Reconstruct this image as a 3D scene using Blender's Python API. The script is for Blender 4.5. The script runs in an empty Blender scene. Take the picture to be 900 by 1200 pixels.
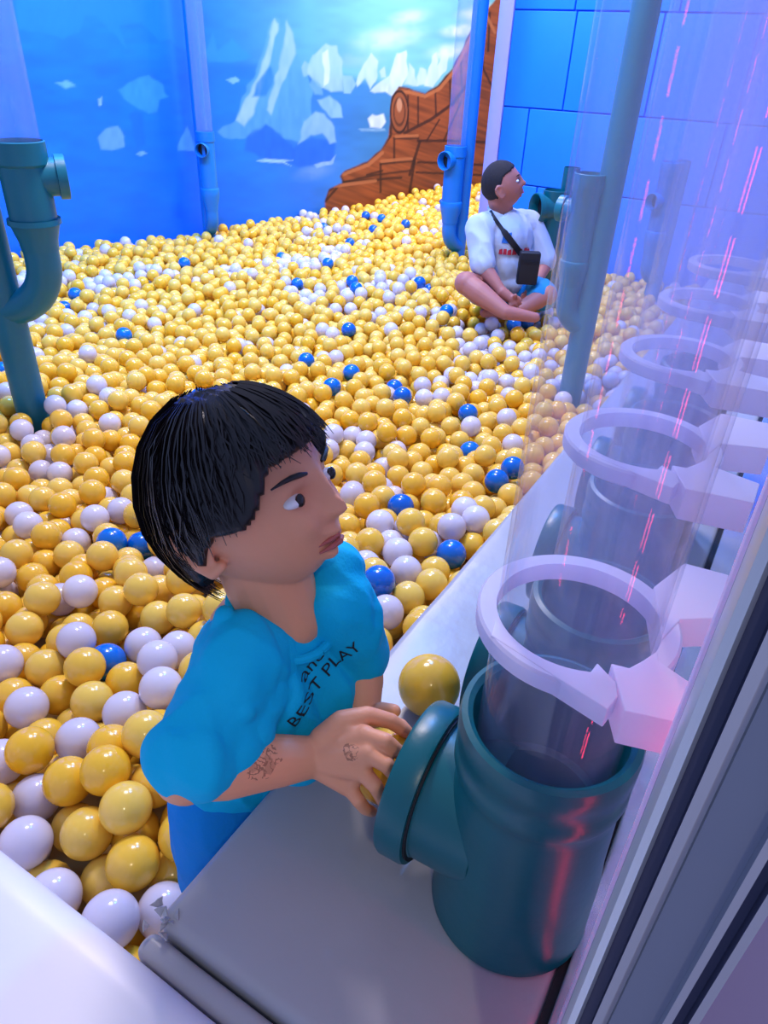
import bpy, bmesh, math, random
import numpy as np
from mathutils import Vector, Matrix, noise
random.seed(7); rng = np.random.default_rng(7)
PI = math.pi
sc = bpy.context.scene
col = sc.collection

# ------------------------------------------------------------------ camera
# world: X = across (right wall at X=0.05), Y = along the ledge, Z = up
F = 832.0; CX, CY = 450.0, 600.0; CAMZ = 1.55
YAW = math.radians(29.6)
nd = np.array([-60, 1280, 832.0]); nd /= np.linalg.norm(nd)      # world down in camera axes (x right, y down, z forward)
upc = -nd
fwc = np.array([0, 0, 1.0]) - nd[2]*nd; fwc /= np.linalg.norm(fwc)
rtc = np.cross(fwc, upc)
if rtc[0] < 0: rtc = -rtc
cy_, sy_ = .87, .494
nrm = math.hypot(cy_, sy_); cy_ /= nrm; sy_ /= nrm
def to_world(v):          # camera-axes vector -> world vector
    a, b, c = v@rtc, v@fwc, v@upc
    return np.array([cy_*a - sy_*b, sy_*a + cy_*b, c])
def ray(u, v): return to_world(np.array([(u-CX)/F, (v-CY)/F, 1.0]))
CAMP = np.array([0, 0, CAMZ])
def on_z(u, v, z):        # point of the level plane z seen at pixel (u, v)
    d = ray(u, v); return CAMP + d*((z-CAMZ)/d[2])
def on_y(u, v, y):
    d = ray(u, v); return CAMP + d*(y/d[1])
def at(u, v, t): return CAMP + ray(u, v)*t
MW = np.array([to_world(np.array(e, float)) for e in ((1,0,0),(0,1,0),(0,0,1))])
def project(p):
    c = MW @ (np.asarray(p, float) - CAMP)
    return CX + F*c[0]/c[2], CY + F*c[1]/c[2], c[2]
def project_many(P):
    c = (P - CAMP) @ MW.T
    return CX + F*c[:,0]/c[:,2], CY + F*c[:,1]/c[:,2], c[:,2]
def z_at(x, y, v):        # height at (x, y) that lands on image row v
    lo, hi = -1.0, 4.0
    for _ in range(50):
        m = (lo+hi)/2
        if project((x, y, m))[1] > v: lo = m
        else: hi = m
    return (lo+hi)/2

cam = bpy.data.cameras.new('camera'); camo = bpy.data.objects.new('camera', cam); col.objects.link(camo)
cam.sensor_fit = 'VERTICAL'; cam.sensor_height = 36.0; cam.lens = F/1200*36.0; cam.clip_start = .02
Rm = Matrix.Identity(4)
for i in range(3):
    Rm[i][0] = MW[0][i]; Rm[i][1] = -MW[1][i]; Rm[i][2] = -MW[2][i]
Rm.translation = Vector(CAMP)
camo.matrix_world = Rm
sc.camera = camo

# ------------------------------------------------------------------ world, lights, exposure
sc.view_settings.view_transform = 'Standard'; sc.view_settings.look = 'None'
sc.view_settings.exposure = 0.0; sc.view_settings.gamma = 1.0; sc.view_settings.use_curve_mapping = False
sc.cycles.transparent_max_bounces = 48
sc.cycles.max_bounces = 8
w = bpy.data.worlds.new('world'); sc.world = w; w.use_nodes = True
bgn = w.node_tree.nodes['Background']; bgn.inputs[0].default_value = (.40, .53, 1.0, 1); bgn.inputs[1].default_value = .68
def area(name, loc, target, size, power, color, size_y=None, spread=180):
    l = bpy.data.lights.new(name, 'AREA'); l.size = size; l.energy = power; l.color = color
    if size_y: l.shape = 'RECTANGLE'; l.size_y = size_y
    l.spread = math.radians(spread)
    o = bpy.data.objects.new(name, l); col.objects.link(o); o.location = loc
    d = Vector(target) - Vector(loc); o.rotation_euler = d.to_track_quat('-Z', 'Y').to_euler(); return o
def spot(name, loc, target, power, color, angle=50, blend=.5, rad=.05):
    l = bpy.data.lights.new(name, 'SPOT'); l.energy = power; l.color = color; l.spot_size = math.radians(angle); l.spot_blend = blend
    l.shadow_soft_size = rad
    o = bpy.data.objects.new(name, l); col.objects.link(o); o.location = loc
    d = Vector(target) - Vector(loc); o.rotation_euler = d.to_track_quat('-Z', 'Y').to_euler(); return o
area('ceiling_light', (-1.7, 2.0, 3.4), (-1.4, 1.8, 0), .5, 70, (1, .88, .92))
area('ceiling_light', (-2.3, 4.2, 3.6), (-2.1, 4.2, 0), .6, 80, (1, .88, .88))
area('ceiling_light', (-2.3, 6.6, 3.4), (-2.9, 7.0, .3), .8, 150, (1, .92, .72))
area('blue_wall_washer', (-2.9, 2.2, 3.4), (-4.1, 3.9, 1.2), 1.2, 200, (.02, .30, 1.0))
area('blue_wall_washer', (-.9, 3.6, 3.3), (-1.0, 5.4, 1.2), .8, 75, (.02, .22, 1.0))
spot('blue_spotlight', (-1.2, 2.6, 3.0), (-.2, 1.0, .83), 170, (.03, .30, 1.0), 44, .6, .08)
spot('warm_downlight', (.75, -.9, 2.9), (-.16, .32, .83), 34, (1, .84, .58), 20, .5, .05)

# ------------------------------------------------------------------ materials
def srgb(r, g, b):
    f = lambda c: ((c/255+.055)/1.055)**2.4 if c > 10 else c/255/12.92
    return (f(r), f(g), f(b), 1)
def mat(name, color, rough=.5, metal=0, spec=.5, bump=None, var=None, coat=0, translucent=0, emis=None):
    m = bpy.data.materials.new(name); m.use_nodes = True; nt = m.node_tree; N = nt.nodes; b = N['Principled BSDF']
    b.inputs['Base Color'].default_value = color; b.inputs['Roughness'].default_value = rough
    b.inputs['Metallic'].default_value = metal; b.inputs['Specular IOR Level'].default_value = spec
    b.inputs['Coat Weight'].default_value = coat; b.inputs['Coat Roughness'].default_value = .08
    tc = N.new('ShaderNodeTexCoord')
    if var:   # (scale, amount): mottled base colour
        n = N.new('ShaderNodeTexNoise'); n.inputs['Scale'].default_value = var[0]; n.inputs['Detail'].default_value = 5
        nt.links.new(tc.outputs['Object'], n.inputs['Vector'])
        mx = N.new('ShaderNodeMix'); mx.data_type = 'RGBA'; mx.inputs['A'].default_value = tuple(c*(1-var[1]) for c in color[:3])+(1,)
        mx.inputs['B'].default_value = tuple(min(1, c*(1+var[1])) for c in color[:3])+(1,)
        nt.links.new(n.outputs['Fac'], mx.inputs['Factor']); nt.links.new(mx.outputs['Result'], b.inputs['Base Color'])
    if bump:  # (scale, strength)
        n = N.new('ShaderNodeTexNoise'); n.inputs['Scale'].default_value = bump[0]; n.inputs['Detail'].default_value = 6
        nt.links.new(tc.outputs['Object'], n.inputs['Vector'])
        bp = N.new('ShaderNodeBump'); bp.inputs['Strength'].default_value = bump[1]; bp.inputs['Distance'].default_value = .01
        nt.links.new(n.outputs['Fac'], bp.inputs['Height']); nt.links.new(bp.outputs['Normal'], b.inputs['Normal'])
    if translucent:
        t = N.new('ShaderNodeBsdfTranslucent'); t.inputs['Color'].default_value = color
        mx = N.new('ShaderNodeMixShader'); mx.inputs[0].default_value = translucent
        nt.links.new(b.outputs[0], mx.inputs[1]); nt.links.new(t.outputs[0], mx.inputs[2])
        nt.links.new(mx.outputs[0], N['Material Output'].inputs['Surface'])
    if emis:
        b.inputs['Emission Color'].default_value = emis[0]; b.inputs['Emission Strength'].default_value = emis[1]
    return m
def ball_mat(name, c1, c2, rough, tl):
    m = mat(name, c1, rough, coat=.3, translucent=tl); nt = m.node_tree; N = nt.nodes
    a = N.new('ShaderNodeAttribute'); a.attribute_name = 'tone'
    oi = N.new('ShaderNodeObjectInfo'); add = N.new('ShaderNodeMath'); add.operation = 'ADD'
    fr = N.new('ShaderNodeMath'); fr.operation = 'FRACT'
    nt.links.new(a.outputs['Fac'], add.inputs[0]); nt.links.new(oi.outputs['Random'], add.inputs[1]); nt.links.new(add.outputs[0], fr.inputs[0])
    mx = N.new('ShaderNodeMix'); mx.data_type = 'RGBA'; mx.inputs['A'].default_value = c1; mx.inputs['B'].default_value = c2
    nt.links.new(fr.outputs[0], mx.inputs['Factor'])
    nt.links.new(mx.outputs['Result'], N['Principled BSDF'].inputs['Base Color'])
    for n in N:
        if n.type == 'BSDF_TRANSLUCENT': nt.links.new(mx.outputs['Result'], n.inputs['Color'])
    return m
M = {}
M['ball_yellow'] = ball_mat('ball_yellow', srgb(254, 196, 40), srgb(255, 214, 92), .2, .12)
M['ball_white'] = ball_mat('ball_white', srgb(226, 216, 226), srgb(238, 230, 238), .18, .2)
M['ball_blue'] = ball_mat('ball_blue', srgb(0, 92, 190), srgb(0, 110, 205), .2, .0)
M['pipe'] = mat('pipe', srgb(0, 94, 102), .34, bump=(60, .04), var=(9, .18))
M['pipe_teal'] = mat('pipe_teal', srgb(16, 118, 142), .38, bump=(50, .04), var=(7, .15))
M['pipe_blue'] = mat('pipe_blue', srgb(20, 120, 190), .38, bump=(50, .04), var=(7, .12))
M['dark'] = mat('dark', (.004, .004, .006, 1), .7)
M['vinyl'] = mat('vinyl', srgb(166, 166, 172), .34, bump=(7, .35), var=(4, .05))  # white vinyl greyed: cast shade on the ledge put into the base colour
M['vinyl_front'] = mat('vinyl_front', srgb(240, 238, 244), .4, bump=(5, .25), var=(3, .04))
M['frost'] = mat('frost', srgb(240, 236, 252), .4, translucent=.5, bump=(40, .08), var=(14, .06))
M['alu'] = mat('alu', srgb(128, 136, 154), .42, metal=.3, var=(3, .12))
M['alu_light'] = mat('alu_light', srgb(196, 200, 208), .34, metal=.5)
M['alu_dark'] = mat('alu_dark', srgb(62, 68, 100), .5)
M['polish'] = mat('polish', srgb(215, 212, 225), .16, metal=.75, bump=(20, .05))
M['rubber'] = mat('rubber', (.006, .006, .008, 1), .6)
M['wall_lilac'] = mat('wall_lilac', srgb(190, 180, 232), .5, var=(2, .05))
M['block'] = mat('block', srgb(8, 130, 246), .5, var=(2.2, .18), bump=(9, .1))
M['block_joint'] = mat('block_joint', srgb(0, 92, 215), .7)
M['pit_floor'] = mat('pit_floor', srgb(150, 110, 50), .8, var=(3, .2))
M['floor_out'] = mat('floor_out', srgb(196, 160, 168), .5, var=(2, .1))
M['steel'] = mat('steel', srgb(60, 60, 66), .3, metal=.9)
M['led'] = mat('led', (1, .05, .08, 1), .4, emis=((1, .05, .12, 1), 26))
M['shirt_boy'] = mat('shirt_boy', srgb(0, 182, 226), .75, spec=.2, bump=(260, .12))
M['shorts_boy'] = mat('shorts_boy', srgb(0, 128, 205), .75, spec=.2, bump=(220, .12))
M['print_black'] = mat('print_black', (.006, .008, .02, 1), .7)
M['hair'] = mat('hair', srgb(22, 14, 16), .36, spec=.5)
M['hair_short'] = mat('hair_short', srgb(26, 18, 22), .8, bump=(300, .5))
M['eye'] = mat('eye', srgb(235, 230, 230), .15)
M['iris'] = mat('iris', srgb(30, 18, 14), .15)
M['lip'] = mat('lip', srgb(178, 92, 84), .45)
M['shirt_man'] = mat('shirt_man', srgb(188, 198, 215), .8, spec=.2, bump=(120, .1))
M['print_red'] = mat('print_red', srgb(200, 40, 60), .7)
M['print_blue'] = mat('print_blue', srgb(30, 110, 200), .7)
M['shorts_man'] = mat('shorts_man', srgb(20, 130, 180), .75, bump=(120, .1))
M['bag'] = mat('bag', srgb(16, 16, 26), .6)

def math_node(nt, op, a, b=None):
    n = nt.nodes.new('ShaderNodeMath'); n.operation = op
    for i, x in enumerate((a, b)):
        if x is None: continue
        if op == 'MULTIPLY_ADD': n.inputs[2].default_value = .03
        if isinstance(x, (int, float)): n.inputs[i].default_value = x
        else: nt.links.new(x, n.inputs[i])
    return n.outputs[0]
def skin_mat(name, color, tattoos=()):
    m = mat(name, color, .48, spec=.35, bump=(160, .05), var=(16, .07)); nt = m.node_tree; N = nt.nodes; b = N['Principled BSDF']
    b.inputs['Subsurface Weight'].default_value = .06; b.inputs['Subsurface Radius'].default_value = (.01, .004, .002)
    src = b.inputs['Base Color'].links[0].from_socket
    g = N.new('ShaderNodeNewGeometry')
    for (c, r, sc_, seed) in tattoos:
        d = N.new('ShaderNodeVectorMath'); d.operation = 'DISTANCE'; d.inputs[1].default_value = tuple(c)
        nt.links.new(g.outputs['Position'], d.inputs[0])
        n = N.new('ShaderNodeTexNoise'); n.inputs['Scale'].default_value = sc_; n.inputs['Detail'].default_value = 2
        mp = N.new('ShaderNodeMapping'); mp.inputs['Location'].default_value = (seed, seed*2, 0)
        nt.links.new(g.outputs['Position'], mp.inputs['Vector']); nt.links.new(mp.outputs[0], n.inputs['Vector'])
        # thin ink lines: contour where the noise crosses .5
        ln = math_node(nt, 'SUBTRACT', n.outputs['Fac'], .5); ln = math_node(nt, 'ABSOLUTE', ln); ln = math_node(nt, 'LESS_THAN', ln, .035)
        n2 = N.new('ShaderNodeTexNoise'); n2.inputs['Scale'].default_value = sc_*.6; nt.links.new(g.outputs['Position'], n2.inputs['Vector'])
        fill = math_node(nt, 'GREATER_THAN', n2.outputs['Fac'], .53); fill = math_node(nt, 'MULTIPLY', fill, .45)
        ink = math_node(nt, 'MAXIMUM', ln, fill)
        edge = math_node(nt, 'ADD', d.outputs['Value'], math_node(nt, 'MULTIPLY', math_node(nt, 'SUBTRACT', n2.outputs['Fac'], .5), r*1.2))
        k = math_node(nt, 'LESS_THAN', edge, r)
        fac = math_node(nt, 'MULTIPLY', math_node(nt, 'MULTIPLY', ink, k), .55)
        mx = N.new('ShaderNodeMix'); mx.data_type = 'RGBA'; mx.inputs['B'].default_value = srgb(70, 28, 24)
        nt.links.new(fac, mx.inputs['Factor']); nt.links.new(src, mx.inputs['A']); src = mx.outputs['Result']
    nt.links.new(src, b.inputs['Base Color'])
    return m
def clear_mat(name, tint, haze, refl=1.0):
    m = bpy.data.materials.new(name); m.use_nodes = True; nt = m.node_tree; N = nt.nodes; N.remove(N['Principled BSDF'])
    out = N['Material Output']
    tr = N.new('ShaderNodeBsdfTransparent'); tr.inputs[0].default_value = tint
    gl = N.new('ShaderNodeBsdfGlossy'); gl.inputs['Roughness'].default_value = .03
    df = N.new('ShaderNodeBsdfDiffuse'); df.inputs[0].default_value = srgb(205, 214, 255)
    tl = N.new('ShaderNodeBsdfTranslucent'); tl.inputs[0].default_value = srgb(205, 214, 255)
    fr = N.new('ShaderNodeLayerWeight'); fr.inputs['Blend'].default_value = .5
    tc = N.new('ShaderNodeTexCoord'); mp = N.new('ShaderNodeMapping'); mp.inputs['Scale'].default_value = (30, 30, 2.5)
    nz = N.new('ShaderNodeTexNoise'); nz.inputs['Scale'].default_value = 1; nz.inputs['Detail'].default_value = 4
    nt.links.new(tc.outputs['Object'], mp.inputs[0]); nt.links.new(mp.outputs[0], nz.inputs['Vector'])
    hz = N.new('ShaderNodeMapRange'); hz.inputs['From Min'].default_value = .3; hz.inputs['From Max'].default_value = .75
    hz.inputs['To Min'].default_value = haze*.7; hz.inputs['To Max'].default_value = haze*1.6
    nt.links.new(nz.outputs['Fac'], hz.inputs['Value'])
    d2 = N.new('ShaderNodeMixShader'); d2.inputs[0].default_value = .5; nt.links.new(df.outputs[0], d2.inputs[1]); nt.links.new(tl.outputs[0], d2.inputs[2])
    m1 = N.new('ShaderNodeMixShader'); nt.links.new(hz.outputs[0], m1.inputs[0]); nt.links.new(tr.outputs[0], m1.inputs[1]); nt.links.new(d2.outputs[0], m1.inputs[2])
    m2 = N.new('ShaderNodeMixShader'); nt.links.new(math_node(nt, 'MULTIPLY_ADD', math_node(nt, 'POWER', fr.outputs['Facing'], 4.0), refl), m2.inputs[0]); nt.links.new(m1.outputs[0], m2.inputs[1]); nt.links.new(gl.outputs[0], m2.inputs[2])
    nt.links.new(m2.outputs[0], out.inputs['Surface'])
    return m
M['clear'] = clear_mat('clear', (.985, .985, 1, 1), .045, .34)
M['clear_far'] = clear_mat('clear_far', (.98, .985, 1, 1), .06, .22)

# ------------------------------------------------------------------ mesh helpers
def link(o, parent=None):
    col.objects.link(o)
    if parent: o.parent = parent
    return o
def tag(o, label=None, cat=None, group=None, kind=None):
    if label: o['label'] = label
    if cat: o['category'] = cat
    if group: o['group'] = group
    if kind: o['kind'] = kind
    return o
def empty(name, loc, label, cat, group=None):
    o = bpy.data.objects.new(name, None); o.location = loc; o.empty_display_size = .05; col.objects.link(o)
    return tag(o, label, cat, group)
class MB:                     # collects shapes in world coordinates, builds ONE mesh
    def __init__(s): s.v = []; s.f = []
    def add(s, v, f):
        n = len(s.v); s.v += [tuple(map(float, p)) for p in v]; s.f += [tuple(i+n for i in q) for q in f]; return s
    def box(s, lo, hi, rot=None):
        x0, y0, z0 = lo; x1, y1, z1 = hi
        v = [(x0,y0,z0),(x1,y0,z0),(x1,y1,z0),(x0,y1,z0),(x0,y0,z1),(x1,y0,z1),(x1,y1,z1),(x0,y1,z1)]
        return s.add(v, [(0,3,2,1),(4,5,6,7),(0,1,5,4),(1,2,6,5),(2,3,7,6),(3,0,4,7)])
    def prism(s, poly, z0, z1):
        n = len(poly); v = [(x,y,z0) for x,y in poly]+[(x,y,z1) for x,y in poly]
        return s.add(v, [tuple(range(n))[::-1], tuple(range(n,2*n))]+[(i,(i+1)%n,n+(i+1)%n,n+i) for i in range(n)])
    def lathe(s, prof, origin=(0,0,0), axis=(0,0,1), seg=48, closed=False):
        a = Vector(axis).normalized(); t = Vector((0,1,0)) if abs(a.z) > .7 else Vector((0,0,1))
        u = a.cross(t).normalized(); w_ = a.cross(u); O = Vector(origin); v = []
        for r, h in prof:
            for k in range(seg):
                th = 2*PI*k/seg; v.append(O + a*h + (u*math.cos(th)+w_*math.sin(th))*max(r, 1e-5))
        f = []
        m = len(prof)
        for i in range(m if closed else m-1):
            j = (i+1) % m
            for k in range(seg): k2 = (k+1) % seg; f.append((i*seg+k, j*seg+k, j*seg+k2, i*seg+k2))
        return s.add(v, f)
    def tube(s, pts, rad, seg=24, cap=True):
        pts = [Vector(p) for p in pts]; n = len(pts); v = []; f = []
        if not isinstance(rad, (list, tuple)): rad = [rad]*n
        up = None
        for i, p in enumerate(pts):
            d = (pts[min(i+1, n-1)] - pts[max(i-1, 0)]).normalized()
            if up is None: up = Vector((0,0,1)) if abs(d.z) < .9 else Vector((1,0,0))
            u = d.cross(up).normalized(); w_ = u.cross(d).normalized(); up = w_
            for k in range(seg):
                th = 2*PI*k/seg; v.append(p + (u*math.cos(th)+w_*math.sin(th))*rad[i])
        for i in range(n-1):
            for k in range(seg): k2 = (k+1) % seg; f.append((i*seg+k, i*seg+k2, (i+1)*seg+k2, (i+1)*seg+k))
        if cap: f.append(tuple(range(seg))[::-1]); f.append(tuple(range((n-1)*seg, n*seg)))
        return s.add(v, f)
    def build(s, name, m, parent=None, smooth=True, bevel=0, origin=None, sharp=35):
        me = bpy.data.meshes.new(name)
        off = Vector(origin) if origin is not None else (parent_loc(parent) if parent else Vector((0,0,0)))
        me.from_pydata([(Vector(p)-off) for p in s.v], [], s.f)
        if bevel:
            bm = bmesh.new(); bm.from_mesh(me)
            bmesh.ops.bevel(bm, geom=[e for e in bm.edges if len(e.link_faces) == 2 and e.calc_face_angle(0) > .6], offset=bevel, segments=3, affect='EDGES', profile=.6)
            bm.to_mesh(me); bm.free()
        bm = bmesh.new(); bm.from_mesh(me); bmesh.ops.recalc_face_normals(bm, faces=bm.faces); bm.to_mesh(me); bm.free()
        me.materials.append(m)
        if smooth:
            me.shade_smooth(); me.set_sharp_from_angle(angle=math.radians(sharp))
        o = bpy.data.objects.new(name, me)
        if parent is None: o.location = off
        return link(o, parent)
def parent_loc(p):
    v = Vector(p.location)
    while p.parent: p = p.parent; v += Vector(p.location)
    return v
def copy_tree(o, parent=None):
    c = o.copy(); col.objects.link(c); c.parent = parent
    for ch in list(o.children): copy_tree(ch, c)
    return c

# ------------------------------------------------------------------ the setting
def structure(o, label=None): return tag(o, label, None, None, 'structure')
ZB = .33                                   # ball level in the far pit
L0 = on_z(58, 290, ZB); L1 = on_z(546, 214, ZB)
wd = (L1-L0)[:2]; wd /= np.linalg.norm(wd)
def wallpt(t): return L0[:2] + wd*t
wl = float(np.dot((L1-L0)[:2], wd))
structure(MB().box((-6.5, -1.2, -.08), (.06, 10.5, 0)).build('floor', M['pit_floor'], smooth=False))
structure(MB().box((.06, -2.5, -.08), (3.5, 6, 0)).build('floor_outside', M['floor_out'], smooth=False))

# --- painted mural on the long wall: colour attribute on a dense sheet of the wall
T0, T1, Z0, Z1 = -1.6, wl+1.6, .0, 3.1
nx, nz_ = 640, 300
tt = np.linspace(T0, T1, nx); zz = np.linspace(Z0, Z1, nz_)
TT, ZZ = np.meshgrid(tt, zz)
PX = L0[0]+wd[0]*TT; PY = L0[1]+wd[1]*TT
V = np.stack([PX.ravel(), PY.ravel(), ZZ.ravel()], 1)
U_, V_, _d = project_many(V)
Cc = np.zeros((len(V), 3))
def lin(c): return np.array(srgb(*c)[:3])
def sm(x, a, b): t = np.clip((x-a)/(b-a), 0, 1); return t*t*(3-2*t)
# value noise
def vnoise(x, y, seed):
    r = np.random.default_rng(seed).random((64, 64)); xi = np.floor(x).astype(int); yi = np.floor(y).astype(int); fx = x-xi; fy = y-yi
    fx = fx*fx*(3-2*fx); fy = fy*fy*(3-2*fy); g = lambda a, b: r[a % 64, b % 64]
    return (g(xi,yi)*(1-fx)+g(xi+1,yi)*fx)*(1-fy)+(g(xi,yi+1)*(1-fx)+g(xi+1,yi+1)*fx)*fy
def mixc(mask, c):
    global Cc
    Cc = Cc*(1-mask[:,None]) + np.asarray(c)*mask[:,None]
def poly_mask(poly, soft=1.5, wob=1.5, seed=3):
    uu = U_ + (vnoise(U_/9, V_/9, seed)-.5)*wob*2; vv = V_ + (vnoise(U_/9+20, V_/9, seed+1)-.5)*wob*2
    box = (uu > min(p[0] for p in poly)-8) & (uu < max(p[0] for p in poly)+8) & (vv > min(p[1] for p in poly)-8) & (vv < max(p[1] for p in poly)+8)
    m = np.zeros(len(uu)); x = uu[box]; y = vv[box]
    ins = np.zeros(len(x), bool); dist = np.full(len(x), 1e9)
    for i in range(len(poly)):
        x0, y0 = poly[i]; x1, y1 = poly[(i+1) % len(poly)]
        c = ((y0 > y) != (y1 > y)) & (x < (x1-x0)*(y-y0)/((y1-y0) or 1e-9)+x0); ins ^= c
        dx, dy = x1-x0, y1-y0; t = np.clip(((x-x0)*dx+(y-y0)*dy)/(dx*dx+dy*dy+1e-9), 0, 1)
        dist = np.minimum(dist, np.hypot(x-x0-t*dx, y-y0-t*dy))
    sd = np.where(ins, dist, -dist); m[box] = sm(sd, -soft, soft); return m
def line_mask(pts, wdt=1.2, soft=1.0):
    m = np.zeros(len(U_))
    for (x0, y0), (x1, y1) in zip(pts, pts[1:]):
        dx, dy = x1-x0, y1-y0; t = np.clip(((U_-x0)*dx+(V_-y0)*dy)/(dx*dx+dy*dy+1e-9), 0, 1)
        m = np.maximum(m, 1-sm(np.hypot(U_-x0-t*dx, V_-y0-t*dy), wdt-soft*.5, wdt+soft))
    return m
right = sm(U_, 230, 480)  # mural's own blues, with blue lamp light put into the left end
sky = lin((0, 118, 245))*(1-right[:,None]) + lin((112, 180, 205))*right[:,None]
sea = lin((0, 112, 240))*(1-right[:,None]) + lin((56, 122, 180))*right[:,None]
hor = np.where(U_ < 230, 60+(U_-20)*.03, 66+(U_-230)*.13)
ms = sm(V_, hor-6, hor+10); Cc = sky*(1-ms[:,None]) + sea*ms[:,None]
nn = vnoise(U_/40, V_/14, 11)*.6+vnoise(U_/15, V_/6, 12)*.4
Cc *= (.84+.32*nn)[:,None]
for (cx, cy, rx, ry, cc, a) in ((455, 45, 45, 18, (200, 222, 240), .6), (545, 35, 30, 10, (232, 236, 215), .8), (530, 60, 32, 12, (225, 230, 210), .7), (480, 20, 26, 12, (205, 226, 238), .5),
        (565, 15, 30, 12, (240, 240, 210), .8), (420, 70, 40, 12, (150, 190, 240), .4), (370, 200, 25, 14, (120, 160, 225), .5), (150, 190, 60, 10, (0, 120, 240), .4), (60, 175, 26, 16, (10, 130, 240), .6)):
    q = np.hypot((U_-cx-(V_-cy)*-.9)/rx, (V_-cy)/ry); mixc(a*(1-sm(q, .1, 1.2))*(.5+.8*vnoise(U_/8, V_/5, 9)).clip(0, 1), lin(cc))
bergs = [
 ([(18,-40),(20,34),(46,38),(76,45),(92,38),(100,20),(112,17),(128,34),(148,56),(140,30),(165,28),(186,48),(198,45),(216,60),(222,30),(224,-40)], (12, 128, 240), 2.5),
 ([(240,62),(250,38),(256,60),(262,56),(272,44),(284,60),(296,66),(280,72),(246,72)], (30, 134, 240), 2),
 ([(64,98),(76,95),(90,101),(76,104)], (110, 175, 242), 1.5), ([(115,115),(119,113),(120,123),(117,124)], (140, 180, 240), 1),
 ([(139,106),(150,97),(174,88),(190,99),(197,114),(188,118),(184,131),(174,133),(160,124),(146,116)], (52, 146, 240), 2),
 ([(114,162),(124,151),(138,147),(146,160),(145,171),(130,176),(118,176)], (104, 160, 238), 1.6),
 ([(218,147),(226,160),(230,177),(208,177),(210,168)], (80, 156, 240), 1.5), ([(160,180),(166,177),(172,181),(166,183)], (120, 175, 240), 1),
 ([(152,134),(160,128),(168,135),(170,170),(160,175),(155,150)], (0, 104, 226), 3),
 ([(265,93),(275,90),(281,95),(272,98)], (120, 180, 240), 1),
 # large iceberg
 ([(256,154),(262,148),(276,142),(284,112),(300,86),(312,44),(322,20),(328,22),(330,32),(338,20),(343,34),(346,62),(358,84),(366,108),(364,140),(352,168),(330,160),(312,146),(296,160),(280,164),(262,160)], (78, 150, 232), 1.6),
 ([(276,142),(290,112),(304,86),(316,44),(322,22),(327,28),(318,62),(308,98),(298,130),(286,148)], (150, 188, 238), 2),
 ([(326,80),(336,24),(344,40),(346,64),(330,100),(318,135),(312,128)], (140, 182, 238), 2),
 ([(300,98),(316,78),(322,90),(312,112),(296,114)], (30, 118, 222), 2),
 ([(288,160),(312,145),(330,158),(344,174),(366,160),(392,166),(392,188),(352,196),(320,190),(286,176)], (14, 96, 206), 2.5),
 ([(356,142),(370,130),(380,134),(392,150),(394,166),(386,168),(378,156),(364,158),(350,170)], (130, 176, 236), 1.8),
 ([(300,188),(330,191),(342,196),(332,190),(344,189),(310,185)], (150, 196, 240), 1), ([(368,192),(386,188),(394,182),(390,192),(372,196)], (140, 180, 235), 1),
 ([(352,80),(358,70),(364,74),(364,86),(356,90)], (130, 176, 232), 1.5),
 ([(360,86),(366,64),(376,56),(382,50),(394,54),(400,68),(403,106),(388,108),(372,100)], (150, 190, 232), 1.5),
 ([(378,62),(384,58),(386,98),(380,100)], (196, 216, 240), 1.5), ([(401,88),(412,88),(416,100),(412,109),(404,108)], (140, 184, 230), 1.3),
 ([(362,100),(366,92),(376,98),(378,112),(368,112)], (100, 158, 222), 1.5),
 ([(372,118),(386,112),(398,124),(402,138),(388,138),(378,126)], (130, 178, 228), 1.5),
 ([(416,98),(424,80),(434,62),(444,72),(440,96),(434,104),(428,92),(418,102)], (176, 204, 232), 1.3),
 ([(444,84),(450,78),(452,92),(446,92)], (170, 200, 230), 1), ([(434,106),(446,96),(456,90),(454,108),(440,110)], (190, 212, 236), 1.3),
 ([(452,108),(458,84),(464,62),(476,60),(478,86),(470,106),(460,112)], (196, 216, 236), 1.3), ([(474,100),(480,74),(486,80),(490,100)], (176, 204, 226), 1.3),
 ([(488,100),(492,80),(500,82),(502,98)], (186, 210, 228), 1.3), ([(498,100),(506,66),(512,62),(512,76),(520,60),(526,64),(522,82),(508,102)], (196, 216, 230), 1.3),
 ([(430,140),(436,134),(448,134),(451,142),(446,151),(434,150)], (206, 220, 236), 1.4), ([(420,152),(450,151),(452,154),(424,155)], (120, 165, 205), 1),
]
for pl, cc, sf in bergs:
    m = poly_mask(pl, sf); mixc(m*(.82+.3*(vnoise(U_/4, V_/12, 5)-.5)).clip(0, 1), lin(cc))
wood = lin((134, 66, 30)); ship = [(381,236),(386,222),(402,214),(398,206),(404,200),(430,190),(446,176),(456,162),(457,130),(460,112),(468,102),(480,104),(498,110),(514,100),(530,80),(544,52),(556,28),(570,10),(590,-10),(640,-30),(640,260),(381,260)]
m = poly_mask(ship, 1.5, 1); gr = vnoise(U_/30+V_/50, (V_-.35*U_)/2.2, 21)
woodc = wood[None,:]*(.6+.8*gr)[:,None]; Cc = Cc*(1-m[:,None]) + woodc*m[:,None]
dk = lin((46, 18, 10)); lt = lin((178, 104, 62))
inside = m
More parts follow.
